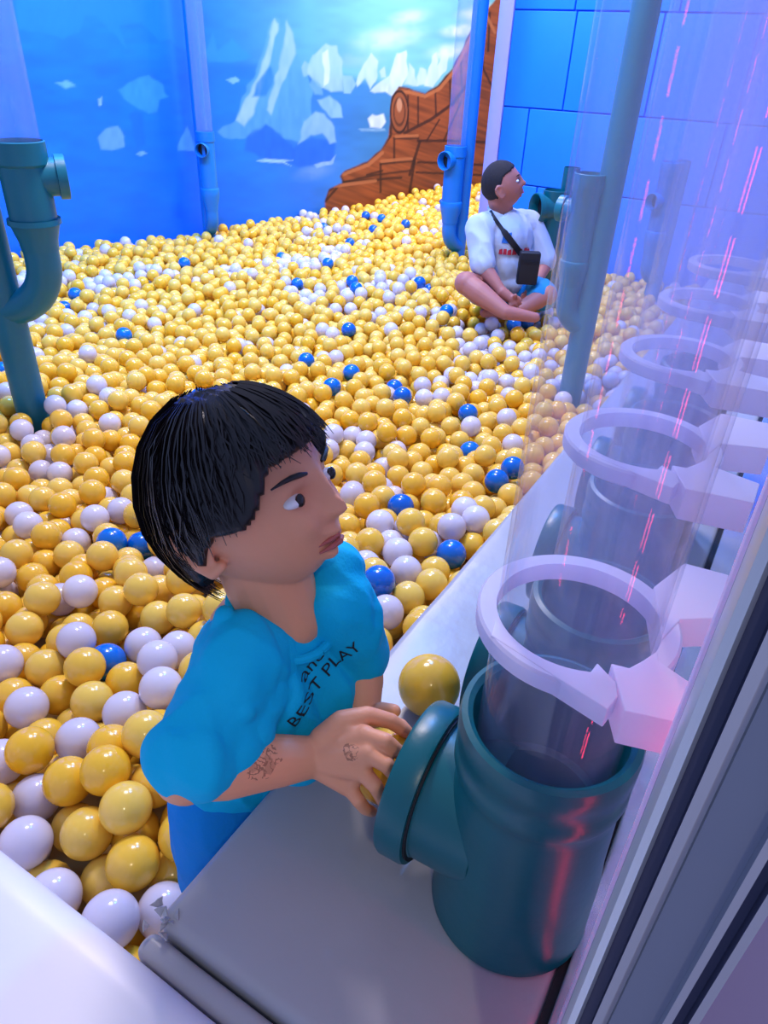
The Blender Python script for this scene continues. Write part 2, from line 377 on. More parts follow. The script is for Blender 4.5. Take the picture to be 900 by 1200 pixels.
for pts, wdt in (([(383,234),(400,214),(470,208)],1.2), ([(381,236),(384,224),(402,213),(398,205),(430,189),(446,175),(457,160)],1.4), ([(400,214),(440,205),(480,200)],1.0), ([(430,205),(448,200)],1),
    ([(446,192),(484,188)],1.2), ([(462,162),(490,162)],1.2), ([(446,192),(446,225)],1), ([(486,188),(480,225)],1.2), ([(492,166),(480,205)],1.4), ([(462,164),(462,190)],1),
    ([(490,165),(545,165),(583,168)],1.4), ([(490,190),(583,194)],1.2), ([(488,202),(583,206)],1), ([(474,156),(505,140),(530,122),(548,98)],1.6), ([(458,158),(457,120),(464,103),(474,101),(498,109),(514,100),(530,80),(545,50),(556,27)],1.3),
    ([(490,112),(490,146)],.8), ([(510,104),(511,134)],.8), ([(527,90),(528,122)],.8), ([(540,66),(541,108)],.8), ([(478,112),(478,152)],.9), ([(566,20),(566,80),(578,104)],1), ([(574,15),(572,60)],1), ([(520,165),(540,120)],.8), ([(555,165),(562,90)],.8), ([(500,165),(515,140)],.7)):
    mixc(line_mask(pts, wdt)*inside*.85, dk)
for pts, wdt in (([(464,106),(480,108),(498,113),(515,104),(532,84),(547,54),(560,26)],1.7), ([(403,204),(432,193),(448,179)],1.8), ([(447,189),(482,186)],1.6), ([(464,160),(489,159)],1.5), ([(392,218),(440,212)],1.6), ([(568,14),(580,38)],1.6)):
    mixc(line_mask(pts, wdt)*inside*.8, lt)
q = np.hypot((U_-468)/10.5, (V_-131)/25); mixc((1-sm(q, .92, 1.05)), lin((140, 74, 42))); mixc((sm(q,.86,.95)*(1-sm(q,1.0,1.1))), dk); mixc((sm(q,.5,.58)*(1-sm(q,.66,.74)))*.7, dk)
q = np.hypot((U_-468)/3.5, (V_-123)/9); mixc(1-sm(q, .7, 1.1), lin((186, 130, 100)))
me = bpy.data.meshes.new('wall_left'); idx = np.arange(nx*nz_).reshape(nz_, nx)
quads = np.stack([idx[:-1,:-1], idx[:-1,1:], idx[1:,1:], idx[1:,:-1]], -1).reshape(-1, 4)
# back of the wall, 12 cm behind, closes it
nb = np.array([-wd[1], wd[0]]); 
if np.dot(nb, np.array([0, 0])-L0[:2]) > 0: nb = -nb
corners = [0, nx-1, nx*nz_-1, nx*(nz_-1)]
Vb = V[corners].copy(); Vb[:,0] += nb[0]*.12; Vb[:,1] += nb[1]*.12
n0 = len(V); Vall = np.vstack([V, Vb]); faces = quads.tolist()
faces += [[n0, n0+3, n0+2, n0+1], [corners[0], n0, n0+1, corners[1]], [corners[1], n0+1, n0+2, corners[2]], [corners[2], n0+2, n0+3, corners[3]], [corners[3], n0+3, n0, corners[0]]]
me.from_pydata(Vall.tolist(), [], faces)
ca = me.color_attributes.new('paint', 'FLOAT_COLOR', 'POINT'); cd = np.ones((len(Vall), 4), np.float32); cd[:len(V),:3] = np.clip(Cc, 0, 1); ca.data.foreach_set('color', cd.ravel())
mm = mat('mural_paint', (1, 1, 1, 1), .55); a = mm.node_tree.nodes.new('ShaderNodeVertexColor'); a.layer_name = 'paint'
mm.node_tree.links.new(a.outputs[0], mm.node_tree.nodes['Principled BSDF'].inputs['Base Color']); me.materials.append(mm)
structure(link(bpy.data.objects.new('wall_left', me)), 'blue wall painted with icebergs, sea and the stern of a wooden ship')

# --- block wall at the back with its lilac end face
YB = 5.45
xe = on_y(566, 200, YB)[0]
xe2 = on_y(581, 200, YB)[0]
bw = structure(MB().box((xe2, YB+.02, 0), (.6, YB+.22, 3.3)).build('wall_back', M['block_joint'], smooth=False), 'blue wall of big stone-like blocks behind the seated man')
structure(MB().box((xe, YB-.01, 0), (xe2, YB+.23, 3.3)).build('trim_1', M['wall_lilac'], bevel=.006), 'lilac corner strip at the end of the blue block wall')
zr = [z_at((xe2+0.3), YB, v) for v in (400, 305, 218, 128, 12, -110, -260)]
off = [0.05, .34, .2, .16+.28, .42, .1]
proto = None
for i in range(6):
    x = xe2-.1; k = 0; wblk = .56 if i % 2 else .66
    x = xe2 - wblk + off[i]
    while x < .5:
        x0 = max(x, xe2)+.004; x1 = min(x+wblk, .55)-.004
        if x1-x0 > .05:
            b = MB().box((x0, YB, zr[i]+.004), (x1, YB+.05, zr[i+1]-.004)).build('block', M['block'], None, bevel=.007)
            b.parent = bw
        x += wblk
# --- right-hand wall above the ledge (seen at a grazing angle)
structure(MB().box((.05, .30, 0), (.12, YB+.2, .80)).build('wall_right', M['wall_lilac'], smooth=False))
structure(MB().box((.062, .62, .80), (.085, YB, 2.7)).build('window_1', M['clear_far'], smooth=False), 'clear acrylic viewing panel along the ledge')

# ------------------------------------------------------------------ ledge and padding
def pad(name, lo, hi, r, m, label, cat, wr=.003, res=.03):
    bm = bmesh.new(); bmesh.ops.create_cube(bm, size=1)
    for v in bm.verts:
        for i in range(3): v.co[i] = lo[i] if v.co[i] < 0 else hi[i]
    bmesh.ops.bevel(bm, geom=bm.edges[:], offset=r, segments=6, affect='EDGES', profile=.5)
    for ax in (0, 1):
        x = math.floor(lo[ax]/res)*res
        while x < min(hi[ax], 2.2):
            if x > lo[ax]+r:
                n_ = Vector((0,0,0)); n_[ax] = 1; c_ = Vector((0,0,0)); c_[ax] = x
                bmesh.ops.bisect_plane(bm, geom=bm.verts[:]+bm.edges[:]+bm.faces[:], plane_co=c_, plane_no=n_)
            x += res
    bmesh.ops.triangulate(bm, faces=[f for f in bm.faces if len(f.verts) > 4])
    for v in bm.verts:
        if v.co.z > hi[2]-r-.001:
            p = v.co; n_ = noise.noise(Vector((p.x*5, p.y*3.2, 1.7)))*wr*1.5 + noise.noise(Vector((p.x*16+p.y*6, p.y*9, 4)))*wr
            v.co.z += n_ - wr
    me = bpy.data.meshes.new(name); c = Vector(((lo[0]+hi[0])/2, (lo[1]+hi[1])/2, lo[2]))
    for v in bm.verts: v.co -= c
    bm.to_mesh(me); bm.free(); me.materials.append(m); me.shade_smooth()
    o = bpy.data.objects.new(name, me); o.location = c; link(o); return tag(o, label, cat)
LZ = .83
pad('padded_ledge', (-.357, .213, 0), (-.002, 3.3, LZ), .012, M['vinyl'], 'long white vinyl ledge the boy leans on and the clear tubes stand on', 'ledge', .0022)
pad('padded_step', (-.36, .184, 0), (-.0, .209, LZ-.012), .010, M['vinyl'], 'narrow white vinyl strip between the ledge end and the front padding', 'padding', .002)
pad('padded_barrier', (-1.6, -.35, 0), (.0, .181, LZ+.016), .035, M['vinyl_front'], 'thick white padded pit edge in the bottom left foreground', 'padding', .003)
# frayed vinyl at the ledge corner
c0 = on_z(184, 1076, LZ)
sc_mb = MB()
for k in range(12):
    a = rng.uniform(0, 2*PI); p = c0 + np.array([rng.uniform(-.008, .016), rng.uniform(-.008, .014), rng.uniform(-.006, .006)])
    q = p + np.array([math.cos(a)*.007, math.sin(a)*.007, rng.uniform(-.004, .008)]); r_ = p + np.array([-math.sin(a)*.008, math.cos(a)*.008, rng.uniform(0, .008)])
    sc_mb.add([p, q, (q+r_)/2+np.array([0,0,.002]), r_], [(0,1,2,3)])
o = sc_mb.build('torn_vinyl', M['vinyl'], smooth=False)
sm_ = o.modifiers.new('s', 'SOLIDIFY'); sm_.thickness = .0015
tag(o, 'frayed scrap of white vinyl at the torn corner of the ledge', 'scrap')
# seam, sill and post
structure(MB().box((-.004, .15, 0), (.004, 3.3, LZ-.004)).build('trim_2', M['rubber'], smooth=False), 'black rubber seam between ledge and metal sill')
structure(MB().box((.004, .15, LZ-.2), (.05, 3.3, LZ+.004)).build('trim_3', M['polish'], bevel=.003), 'polished metal sill strip along the ledge')
post = empty('metal_post', (.04, .22, 0), 'grooved grey aluminium door post in the right foreground', 'post')
d2r = math.tan
def az(a): return d2r(math.radians(a))
PYs = .215
prof = [(2.7,.0),(3.1,-.004),(4.0,-.005),(4.5,0),(4.6,.004),(6.0,.004),(6.1,-.001),(7.2,-.001),(7.35,.004),(7.9,.004),(8.0,.001),(13.0,.001),(13.15,-.004),(14.0,-.004),(14.1,.004),(15.4,.004),(15.5,-.003),(16.4,-.003),(16.5,.02)]
pts = [(az(a)*PYs, PYs+d) for a, d in prof]
poly = pts + [(pts[-1][0], PYs+.075), (pts[0][0]+.004, PYs+.075)]
def strip(name, i0, i1, m):
    pl = [pts[i] for i in range(i0, i1+1)]; pl += [(pl[-1][0], PYs+.03), (pl[0][0], PYs+.03)]
    return MB().prism(pl, 0, 2.7).build(name, m, post, sharp=50)
strip('rail', 0, 3, M['alu_light']); strip('groove', 3, 6, M['alu_dark']); strip('rail', 6, 9, M['alu_light']); strip('face', 9, 12, M['alu'])
strip('rail', 12, 14, M['alu_light']); strip('groove', 14, 16, M['alu_dark']); strip('rail', 16, 18, M['alu_light'])
MB().box((pts[0][0]+.001, PYs+.03, 0), (pts[-1][0], PYs+.06, 2.7)).build('core', M['alu'], post)
fs = MB().box((.0098, .285, LZ+.004), (.018, .315, 2.6)).build('acrylic_upright', M['frost'], bevel=.001)
tag(fs, 'narrow frosted acrylic upright just behind the metal post', 'upright')
# red LED strip behind the post (its glow shows on tube and fitting)
led = empty('light_strip', (.036, .345, LZ), 'vertical strip of small red lights behind the metal post', 'light')
MB().box((.038, .335, LZ+.004), (.044, .355, 2.5)).build('backing', M['rubber'], led)
dot = None
for k in range(34):
    z = LZ+.04+k*.045
    if dot is None: dot = MB().box((.0345, .3440, z-.016), (.0380, .3462, z+.016)).build('diode', M['led'], led)
    else:
        c = dot.copy(); c.location = (0, 0, k*.045); col.objects.link(c)

# ------------------------------------------------------------------ clear ball tubes on tee fittings
ZR = 1.21                                   # top of the clamp rings
REF = (-.071, .42)
def rel(px): 
    q = on_z(px[0], px[1], ZR); return (q[0]-REF[0], q[1]-REF[1])
def ball_tube(ox, oy, dt=0, dr=0):
    t = empty('ball_tube', (ox, oy, LZ), 'large clear tube rising from a green tee pipe fitting in the foreground', 'tube', 'clear tubes along the ledge')
    z = LZ+dt
    b = MB()
    b.lathe([(.0775,z),(.0785,z+.003),(.0775,z+.008),(.0765,z+.085),(.0735,z+.12),(.0715,z+.19),(.0712,z+.2),(.0735,z+.206),(.0752,z+.212),(.0748,z+.222),(.0738,z+.225),(.0738,z+.240),(.0752,z+.243),(.0755,z+.258),(.074,z+.266),(.069,z+.268),(.0645,z+.264),(.0635,z+.255),(.0620,z+.16),(.0560,z+.156),(.055,z+.02),(.03,z+.006),(.0775,z)], (ox,oy,0), seg=80)
    b.build('tee_fitting', M['pipe'], t)
    zb = z+.112; bx = (-1,-.03,0)
    b = MB(); b.lathe([(.0685,.03),(.0685,.088),(.071,.0905)], (ox,oy,zb), bx, 64)
    b.lathe([(.0680,.09),(.0690,.105),(.066,.102),(.060,.06)], (ox,oy,zb), bx, 64); b.build('side_branch', M['pipe'], t)
    b = MB(); b.lathe([(.0705,.091),(.0775,.0915),(.079,.095),(.079,.116),(.077,.1195),(.0715,.1195),(.0695,.116),(.068,.094)], (ox,oy,zb), bx, 72, closed=True)
    b.build('branch_collar', M['pipe'], t)
    b = MB(); b.lathe([(.001,0),(.061,0)], (ox-.070,oy,zb), (-1,0,0), 32); b.build('branch_inside', M['dark'], t)
    b = MB(); b.lathe([(.068,.0890),(.0735,.0890),(.0735,.0912),(.068,.0912)], (ox,oy,zb), bx, 48, closed=True); b.build('gasket', M['rubber'], t)
    tb = MB(); tb.lathe([(.0588,z+.16),(.0588,2.75),(.0560,2.75),(.0560,z+.16)], (ox,oy,0), seg=96, closed=True); tb.build('clear_tube', M['clear'], t)
    # frosted acrylic clamp: split ring with a flat lug, and two arms to the wall
    zc1 = ZR+dr; zc0 = zc1-.016
    a0, a1 = math.radians(-52), math.radians(-66+360); n = 72; ri, ro = .0595, .0735
    a0 = math.radians(-30)
    v = []; f = []
    a1 = math.radians(-66+360)
    lug = [rel(q) for q in ((700,777),(722,800),(724,816),(712,832),(640,787),(575,745))]
    for k in range(n+1):
        a_ = a0+(a1-a0)*k/n
        for (r_, zz_) in ((ri,zc0),(ro-.002,zc0),(ro,zc0+.002),(ro,zc1-.002),(ro-.002,zc1),(ri,zc1)): v.append((ox+math.cos(a_)*r_, oy+math.sin(a_)*r_, zz_))
    for k in range(n):
        for j in range(6): f.append((k*6+j, k*6+(j+1)%6, (k+1)*6+(j+1)%6, (k+1)*6+j))
    f.append((0,1,2,3,4,5)); f.append(tuple(n*6+j for j in (5,4,3,2,1,0)))
    ring = MB().add(v, f).build('clamp_ring', M['frost'], t)
    inner = [(math.cos(a_)*ri, math.sin(a_)*ri) for a_ in [math.radians(q) for q in range(-64, -125, -6)]]
    pl = lug[:1] + lug[1:] + [(math.cos(math.radians(-140))*ri*1.06, math.sin(math.radians(-140))*ri*1.06)] + inner[::-1]
    MB().prism([(ox+a_, oy+b_) for a_, b_ in pl], zc0-.0005, zc1+.0005).build('clamp_lug', M['frost'], t, bevel=.0012)
    xw = .0165
    ar = [rel(q) for q in ((716,778),(732,834))]
    front = [(ox+ar[0][0], oy+ar[0][1]), (ox+ar[1][0], oy+ar[1][1]), (xw, oy-.066), (xw, oy-.028), (ox+.062, oy-.018), (ox+.0595, oy-.008), (ox+.053, oy-.024), (ox+.047, oy-.036)]
    MB().prism(front, zc1-.030, zc1+.0008).build('clamp_arm', M['frost'], t, bevel=.0012)
    back = [(ox+.0595, oy+.004), (ox+.066, oy+.034), (xw, oy+.050), (xw, oy+.112), (ox+.054, oy+.108), (ox+.040, oy+.062), (ox+.050, oy+.034)]
    MB().prism(back, zc1-.028, zc1+.0008).build('clamp_arm', M['frost'], t, bevel=.0012)
    MB().lathe([(.001,0),(.0038,0),(.0038,.014),(.001,.014)], (ox+.0445, oy-.050, zc1-.010), (-.6,-.8,0), 16).build('bolt', M['rubber'], t)
    return t
tube1 = ball_tube(-.071, .42)
for k, (tx, ty, lb) in enumerate(((-.091, .655, 'second clear tube on a green tee fitting, right behind the big foreground tube'), (-.110, .925, 'third clear tube of the row on the ledge, seen through the nearer two'),
                   (-.125, 1.20, 'fourth clear tube of the row on the ledge, hazy behind three others'), (-.135, 1.48, 'farthest clear tube of the row on the ledge'))):
    if k < 2: t_ = ball_tube(tx, ty, -.045, .038)
    else: t_ = copy_tree(tube2); t_.location = (tx, ty, LZ)
    if k == 0: tube2 = t_
    t_['label'] = lb

# ------------------------------------------------------------------ pipe columns standing in the pit
def pipe_column(foot, ang, gap, z_top, z_hole, z_bot, m, label, rp=.055, rf=.075, hole=None, top=3.0, tube=True, hr=.055):
    fx, fy = foot
    t = empty('pipe_column', (fx, fy, 0), label, 'pipe', 'drain-pipe columns in the ball pit')
    MB().lathe([(rp,0),(rp,top),(rp-.004,top)], (fx,fy,0), seg=40).build('pole', m, t)
    d = np.array([math.cos(ang), math.sin(ang)]); cx, cy = fx+d[0]*gap, fy+d[1]*gap
    b = MB()
    zj = z_bot + .30*(z_top-z_bot)          # collar between fitting and reducer
    b.lathe([(rf*.80,z_bot+.02),(rf*.84,z_bot+.05),(rf*1.12,z_bot+.12),(rf*1.14,zj),(rf*1.10,zj+.008),(rf,zj+.012),(rf,z_top-.07),(rf*1.1,z_top-.062),(rf*1.1,z_top),(rf*1.02,z_top+.002),(rf*.98,z_top-.05)], (cx,cy,0), seg=40)
    b.build('tee_fitting', m, t)
    hd = np.array([math.cos(hole), math.sin(hole), 0]); b = MB()
    b.lathe([(hr*.92,.0),(hr*.92,rf+.02),(hr*1.08,rf+.022),(hr*1.08,rf+.05),(hr,rf+.052),(hr*.9,rf+.03),(hr*.86,rf*.7)], (cx,cy,z_hole), hd, 36).build('side_opening', m, t)
    MB().lathe([(.001,rf*.98),(hr*.9,rf*.98)], (cx,cy,z_hole), hd, 28).build('opening_inside', M['dark'], t)
    # elbow back into the pole
    pts_ = []; R = max(gap, .09); zc = z_bot-.02
    for k in range(11):
        a_ = PI/2*k/10; pts_.append((fx+d[0]*gap*math.cos(a_) if k < 10 else fx, fy+d[1]*gap*math.cos(a_) if k < 10 else fy, zc - R*math.sin(a_)))
    pts_ = [(cx,cy,z_bot+.06)] + pts_
    b = MB(); b.tube(pts_, [min(rp, rf*.85)]*len(pts_), 28); b.build('elbow', m, t)
    if tube:
        MB().lathe([(rf*.93,z_top-.04),(rf*.93,3.0),(rf*.88,3.0),(rf*.88,z_top-.04)], (cx,cy,0), seg=40, closed=True).build('clear_tube', M['clear_far'], t)
    return t
def image_dir(x, y):      # direction to image-right at (x, y)
    return math.atan2(sy_, cy_)
RIGHT = math.atan2(sy_, cy_); TOCAM = RIGHT - PI/2
# A: left foreground
fa = on_z(33, 462, .42)[:2]
gx, gy = fa + .165*np.array([math.cos(RIGHT), math.sin(RIGHT)])
pipe_column(fa, RIGHT, .165, z_at(gx,gy,165), z_at(gx,gy,208), z_at(gx,gy,300), M['pipe_teal'], 'big teal pipe column with elbow and tee at the left edge of the photo', .056, .073, RIGHT+.45, hr=.062)
fb = on_z(245, 266, ZB)[:2]
pipe_column(fb, TOCAM+.5, .12, z_at(*fb,152), z_at(*fb,172), z_at(*fb,246), M['pipe_blue'], 'slim blue pipe column in front of the iceberg mural', .047, .062, TOCAM-.1, hr=.045)
fc = on_z(537, 293, ZB)[:2]
pipe_column(fc, TOCAM-.75, .13, z_at(*fc,170), z_at(*fc,186), z_at(*fc,262), M['pipe_blue'], 'blue pipe column standing in front of the painted ship', .05, .068, TOCAM-.7, hr=.055)
fd = on_z(645, 352, ZB)[:2]
pipe_column(fd, TOCAM-1.0, .10, z_at(*fd,222), z_at(*fd,243), z_at(*fd,330), M['pipe'], 'green pipe column right beside the seated man', .045, .058, TOCAM-1.25, top=z_at(*fd,196), tube=False, hr=.075)
fe = on_z(670, 452, ZB)[:2]
pipe_column(fe, TOCAM-1.65, .082, z_at(*fe,205), z_at(*fe,250), z_at(*fe,350), M['pipe_teal'], 'teal pipe column seen through the left side of the big clear tube', .050, .056, TOCAM-2.2, tube=False, hr=.045)
ff = on_z(765, 338, ZB)[:2]
pipe_column(ff, TOCAM-1.2, .08, z_at(*ff,190), z_at(*ff,235), z_at(*ff,305), M['pipe_blue'], 'bluish pipe column seen through both clear tubes, near the blue block wall', .045, .056, TOCAM-1.0, top=z_at(*ff,188), tube=False, hr=.045)


# ------------------------------------------------------------------ organic bodies: union of tapered capsules, remeshed
def capsule(p0, r0, p1, r1, seg=20):
    p0, p1 = Vector(p0), Vector(p1); L = (p1-p0).length
    prof = [(r0*math.cos(a), -0+r0*math.sin(a)) for a in [(-PI/2)*(1-k/6) for k in range(7)]]
    prof[0] = (1e-5, -r0)
    q = [(r1*math.cos(a), L+r1*math.sin(a)) for a in [(PI/2)*k/6 for k in range(7)]]; q[-1] = (1e-5, L+r1)
    m = MB(); ax = (p1-p0) if L > 1e-6 else Vector((0,0,1)); m.lathe(prof+q, p0, ax, seg); return m.v, m.f
def chain(pts, rs):
    out = []
    for i in range(len(pts)-1): out.append(capsule(pts[i], rs[i], pts[i+1], rs[i+1]))
    return out
def ico(sub):
    bm = bmesh.new(); bmesh.ops.create_icosphere(bm, subdivisions=sub, radius=1)
    v = [x.co.copy() for x in bm.verts]; f = [[q.index for q in p.verts] for p in bm.faces]; bm.free(); return v, f
def ellipsoid(c, r, frame=None, sub=3):
    v, f = ico(sub); c = Vector(c)
    fr = frame or Matrix.Identity(3)
    return [c + fr @ Vector((p.x*r[0], p.y*r[1], p.z*r[2])) for p in v], f
def frame(fwd, up):       # columns: forward, left, up
    f = Vector(fwd).normalized(); l = Vector(up).cross(f).normalized(); u = f.cross(l)
    return Matrix((f, l, u)).transposed()
def organic(name, shapes, voxel, smooth, m, parent, fn=None):
    mb = MB()
    for v, f in shapes: mb.add(v, f)
    o = mb.build(name, m, None, origin=(0,0,0))
    r = o.modifiers.new('r', 'REMESH'); r.mode = 'VOXEL'; r.voxel_size = voxel
    if smooth: q = o.modifiers.new('s', 'SMOOTH'); q.factor = .5; q.iterations = smooth
    dg = bpy.context.evaluated_depsgraph_get(); me = bpy.data.meshes.new_from_object(o.evaluated_get(dg))
    bpy.data.objects.remove(o)
    off_ = parent_loc(parent) if parent else Vector((0,0,0))
    if fn: 
        ns = [v.normal.copy() for v in me.vertices]
        for v, n_ in zip(me.vertices, ns): v.co = fn(v.co, n_)
    for v in me.vertices: v.co -= off_
    me.materials.clear(); me.materials.append(m); me.shade_smooth(); me.name = name
    return link(bpy.data.objects.new(name, me), parent)
def face_dir(f, l, u): return Vector((f, l, u)).normalized()
def head_shape(c, fr, sx, sy, sz, child=True):
    """closed head: cranium, face plane, jaw, brows, nose, lips, chin"""
    v, f = ico(5); c = Vector(c); out = []
    feats = [  # direction (fwd, left, up), amplitude, sigma lateral, sigma vertical
        ((1, 0, -.06), .012, .11, .22), ((1, 0, -.20), .020 if not child else .014, .10, .09), ((1, .12, -.24), .006, .07, .06), ((1, -.12, -.24), .006, .07, .06),
        ((1, .36, .02), -.011, .16, .12), ((1, -.36, .02), -.011, .16, .12), ((1, .34, .20), .004, .22, .08), ((1, -.34, .20), .004, .22, .08),
        ((1, .48, -.28), .006, .2, .18), ((1, -.48, -.28), .006, .2, .18),
        ((1, 0, -.46), .009, .2, .05), ((1, 0, -.56), .009, .17, .05), ((1, 0, -.51), -.004, .2, .025), ((1, 0, -.68), -.003, .2, .05), ((1, 0, -.86), .011, .22, .14)]
    for p in v:
        w_ = 1.0
        if p.z < 0: w_ = 1 - .26*(-p.z)**1.5
        x = p.x*sx*(1.0 if p.x > 0 else 1.04); y = p.y*sy*w_*(1.0 if p.x < .3 else 1-.10*(p.x-.3)); z = p.z*sz
        if p.z < -.2 and p.x < 0: x *= 1 - .35*min(1, (-p.z-.2)*1.4)        # nape
        if p.x > 0 and p.z < -.1: x += .006*min(1, -p.z*1.5)
        r = 0
        if p.x > .2:
            for d, a_, sl, sv in feats:
                l_ = p.y/p.x - d[1]; u_ = p.z/p.x - d[2]
                r += a_*math.exp(-(l_/sl)**2 - (u_/sv)**2)
        q = Vector((x, y, z)); q += Vector((p.x, p.y, p.z)) * r * (sx/.092)
        out.append(c + fr @ q)
    return out, f
def ear(c, fr, side, s_):
    e = []
    cc = Vector(c)
    def P_(f_, l_, u_): return cc + fr @ Vector((f_*s_, l_*side*s_, u_*s_))
    # rim of the ear as a curved chain, lobe, and a thin inner sheet
    rim = [P_(.010,.0,-.020), P_(.0,.004,-.026), P_(-.010,.008,-.014), P_(-.018,.012,.004), P_(-.018,.012,.020), P_(-.008,.009,.029), P_(.004,.004,.027), P_(.010,.0,.016)]
    e += chain(rim, [.0055*s_]*8)
    e.append(ellipsoid(P_(-.004,.003,.002), (.015*s_, .005*s_, .025*s_), fr, 2)); return e

# ------------------------------------------------------------------ the boy
boy = empty('person', (-.46, .41, 0), 'boy in a turquoise T-shirt leaning over the ledge, reaching a ball into the green fitting', 'person')
HC = Vector((-.414, .452, 1.172)); HF = frame((.90, .14, .36), (-.36, 0, .93))
sk = []
sk.append(head_shape(HC, HF, .090, .073, .100))
earR = HC + HF @ Vector((-.008, -.071, -.018)); earL = HC + HF @ Vector((-.008, .071, -.018))
sk += ear(earR, HF, -1, 1.0) + ear(earL, HF, 1, 1.0)
NB = Vector((-.376, .452, 1.035))
sk += chain([HC + HF @ Vector((-.012, 0, -.055)), NB, (-.405, .44, 1.0)], [.047, .046, .055])
shR = Vector((-.372, .382, 1.035)); shL = Vector(at(396, 706, .775))
elR = Vector(at(219, 903, .662)); wrR = Vector(at(366, 887, .715))
elL = Vector(at(420, 775, .83)); wrL = Vector(at(424, 842, .80))
sk += chain([shR, shR.lerp(elR, .5), elR], [.040, .036, .031]); sk += chain([elR, elR.lerp(wrR, .3), elR.lerp(wrR, .75), wrR], [.0285, .031, .025, .0205])
sk += chain([shL, elL], [.027, .026]); sk += chain([elL, elL.lerp(wrL, .35), wrL], [.028, .028, .020])
# torso and legs under the clothes
sk += [ellipsoid((-.40, .445, .95), (.060, .082, .10)), ellipsoid((-.435, .442, .80), (.058, .075, .12))]
for s_ in (-1, 1):
    hp = (-.443, .440+.045*s_, .72); kn = (-.440, .44+.05*s_, .40); an = (-.45, .44+.055*s_, .07)
    sk += chain([hp, kn, an], [.062, .045, .030]); sk.append(ellipsoid((-.43, .44+.055*s_, .035), (.085, .036, .034)))
# right hand: palm, four fingers, thumb
def hp_(u, v, t): return Vector(at(u, v, t))
kn_ = [hp_(428,862,.700), hp_(432,883,.690), hp_(424,904,.694), hp_(409,922,.706)]
for k in kn_: sk += chain([wrR + (k-wrR)*.05, wrR.lerp(k, .55), k], [.0175, .0135, .0100])
sk += chain([kn_[0], kn_[2]], [.0105, .0095]); sk += chain([kn_[1], kn_[3]], [.0105, .009]) ; sk += chain([wrR.lerp(kn_[0], .6), wrR.lerp(kn_[3], .6)], [.014, .012])
sk += chain([kn_[0], hp_(452,868,.688), hp_(470,884,.694), hp_(482,897,.704)], [.0092, .0078, .0070, .0062])
sk += chain([kn_[1], hp_(453,896,.680), hp_(468,914,.690), hp_(474,930,.704)], [.0092, .0080, .0071, .0063])
sk += chain([kn_[2], hp_(440,921,.684), hp_(449,938,.695), hp_(455,950,.712)], [.0088, .0076, .0068, .0060])
sk += chain([kn_[3], hp_(420,938,.698), hp_(428,948,.706), hp_(436,951,.720)], [.0082, .0070, .0062, .0056])
sk += chain([hp_(378,866,.712), hp_(400,846,.712), hp_(430,838,.716), hp_(458,845,.722), hp_(477,858,.728)], [.0135, .0118, .0092, .0082, .0068])
sk += chain([hp_(402,850,.712), hp_(416,862,.704)], [.010, .009])
# left hand on the far side of the ball
lp = hp_(440, 848, .80); sk += chain([wrL, lp], [.019, .016])
for k, (a_, b_, c_) in enumerate((((452,846,.80),(470,850,.79),(482,862,.785)), ((452,858,.81),(472,868,.80),(484,880,.79)), ((450,868,.82),(470,884,.81),(480,896,.80)), ((446,878,.83),(462,895,.82),(470,905,.81)))):
    sk += chain([lp, hp_(*a_), hp_(*b_), hp_(*c_)], [.012, .0085, .0075, .0062])
sk += chain([lp, hp_(446,832,.785), hp_(462,833,.775)], [.012, .009, .0075])
tat = (tuple(at(312, 893, .66)), .019, 120, 1.3); tat2 = (tuple(at(412, 882, .688)), .0085, 190, 4.1)
M['skin_boy'] = skin_mat('skin_boy', srgb(232, 160, 122), (tat, tat2)); M['skin_man'] = skin_mat('skin_man', srgb(176, 112, 100))
organic('body', sk, .0019, 3, M['skin_boy'], boy)
def face_parts(c, fr, sx, sy, sz, parent, hairm, s_=1.0, lid=.850):
    c = Vector(c)
    for s in (-1, 1):
        e = c + fr @ Vector((sx*lid, s*sx*.345, sx*.02))
        v, f = ellipsoid(e, (.0100*s_, .0122*s_, .0060*s_), fr, 3); ey = MB().add(v, f).build('eye', M['eye'], parent)
        v, f = ellipsoid(e + fr @ Vector((.0075*s_, 0, .0005)), (.0034*s_, .0066*s_, .0064*s_), fr, 2); MB().add(v, f).build('iris', M['iris'], ey)
        b = MB(); pts_ = [c + fr @ Vector((sx*(.985-.14*abs(t)**2*1.2), s*sx*(.16+.42*t), sx*(.235+.05*math.sin(t*2.6)))) for t in (0, .25, .5, .75, 1)]
        b.tube(pts_, [.0016*s_, .0028*s_, .0027*s_, .002*s_, .0008*s_], 8).build('eyebrow', hairm, parent)
    b = MB()
    for dz, rr in ((-.490, .0030), (-.560, .0036)):
        pts_ = [c + fr @ Vector((sx*(.985-.16*t*t)*.985 + .0020*s_, sx*.21*t, sz*dz*1.0-.003*t*t)) for t in (-1,-.5,0,.5,1)]
        b.tube(pts_, [.001*s_, rr*.8*s_, rr*s_, rr*.8*s_, .001*s_], 8)
    b.build('lips', M['lip'], parent)
face_parts(HC, HF, .090, .073, .100, boy, M['hair'])
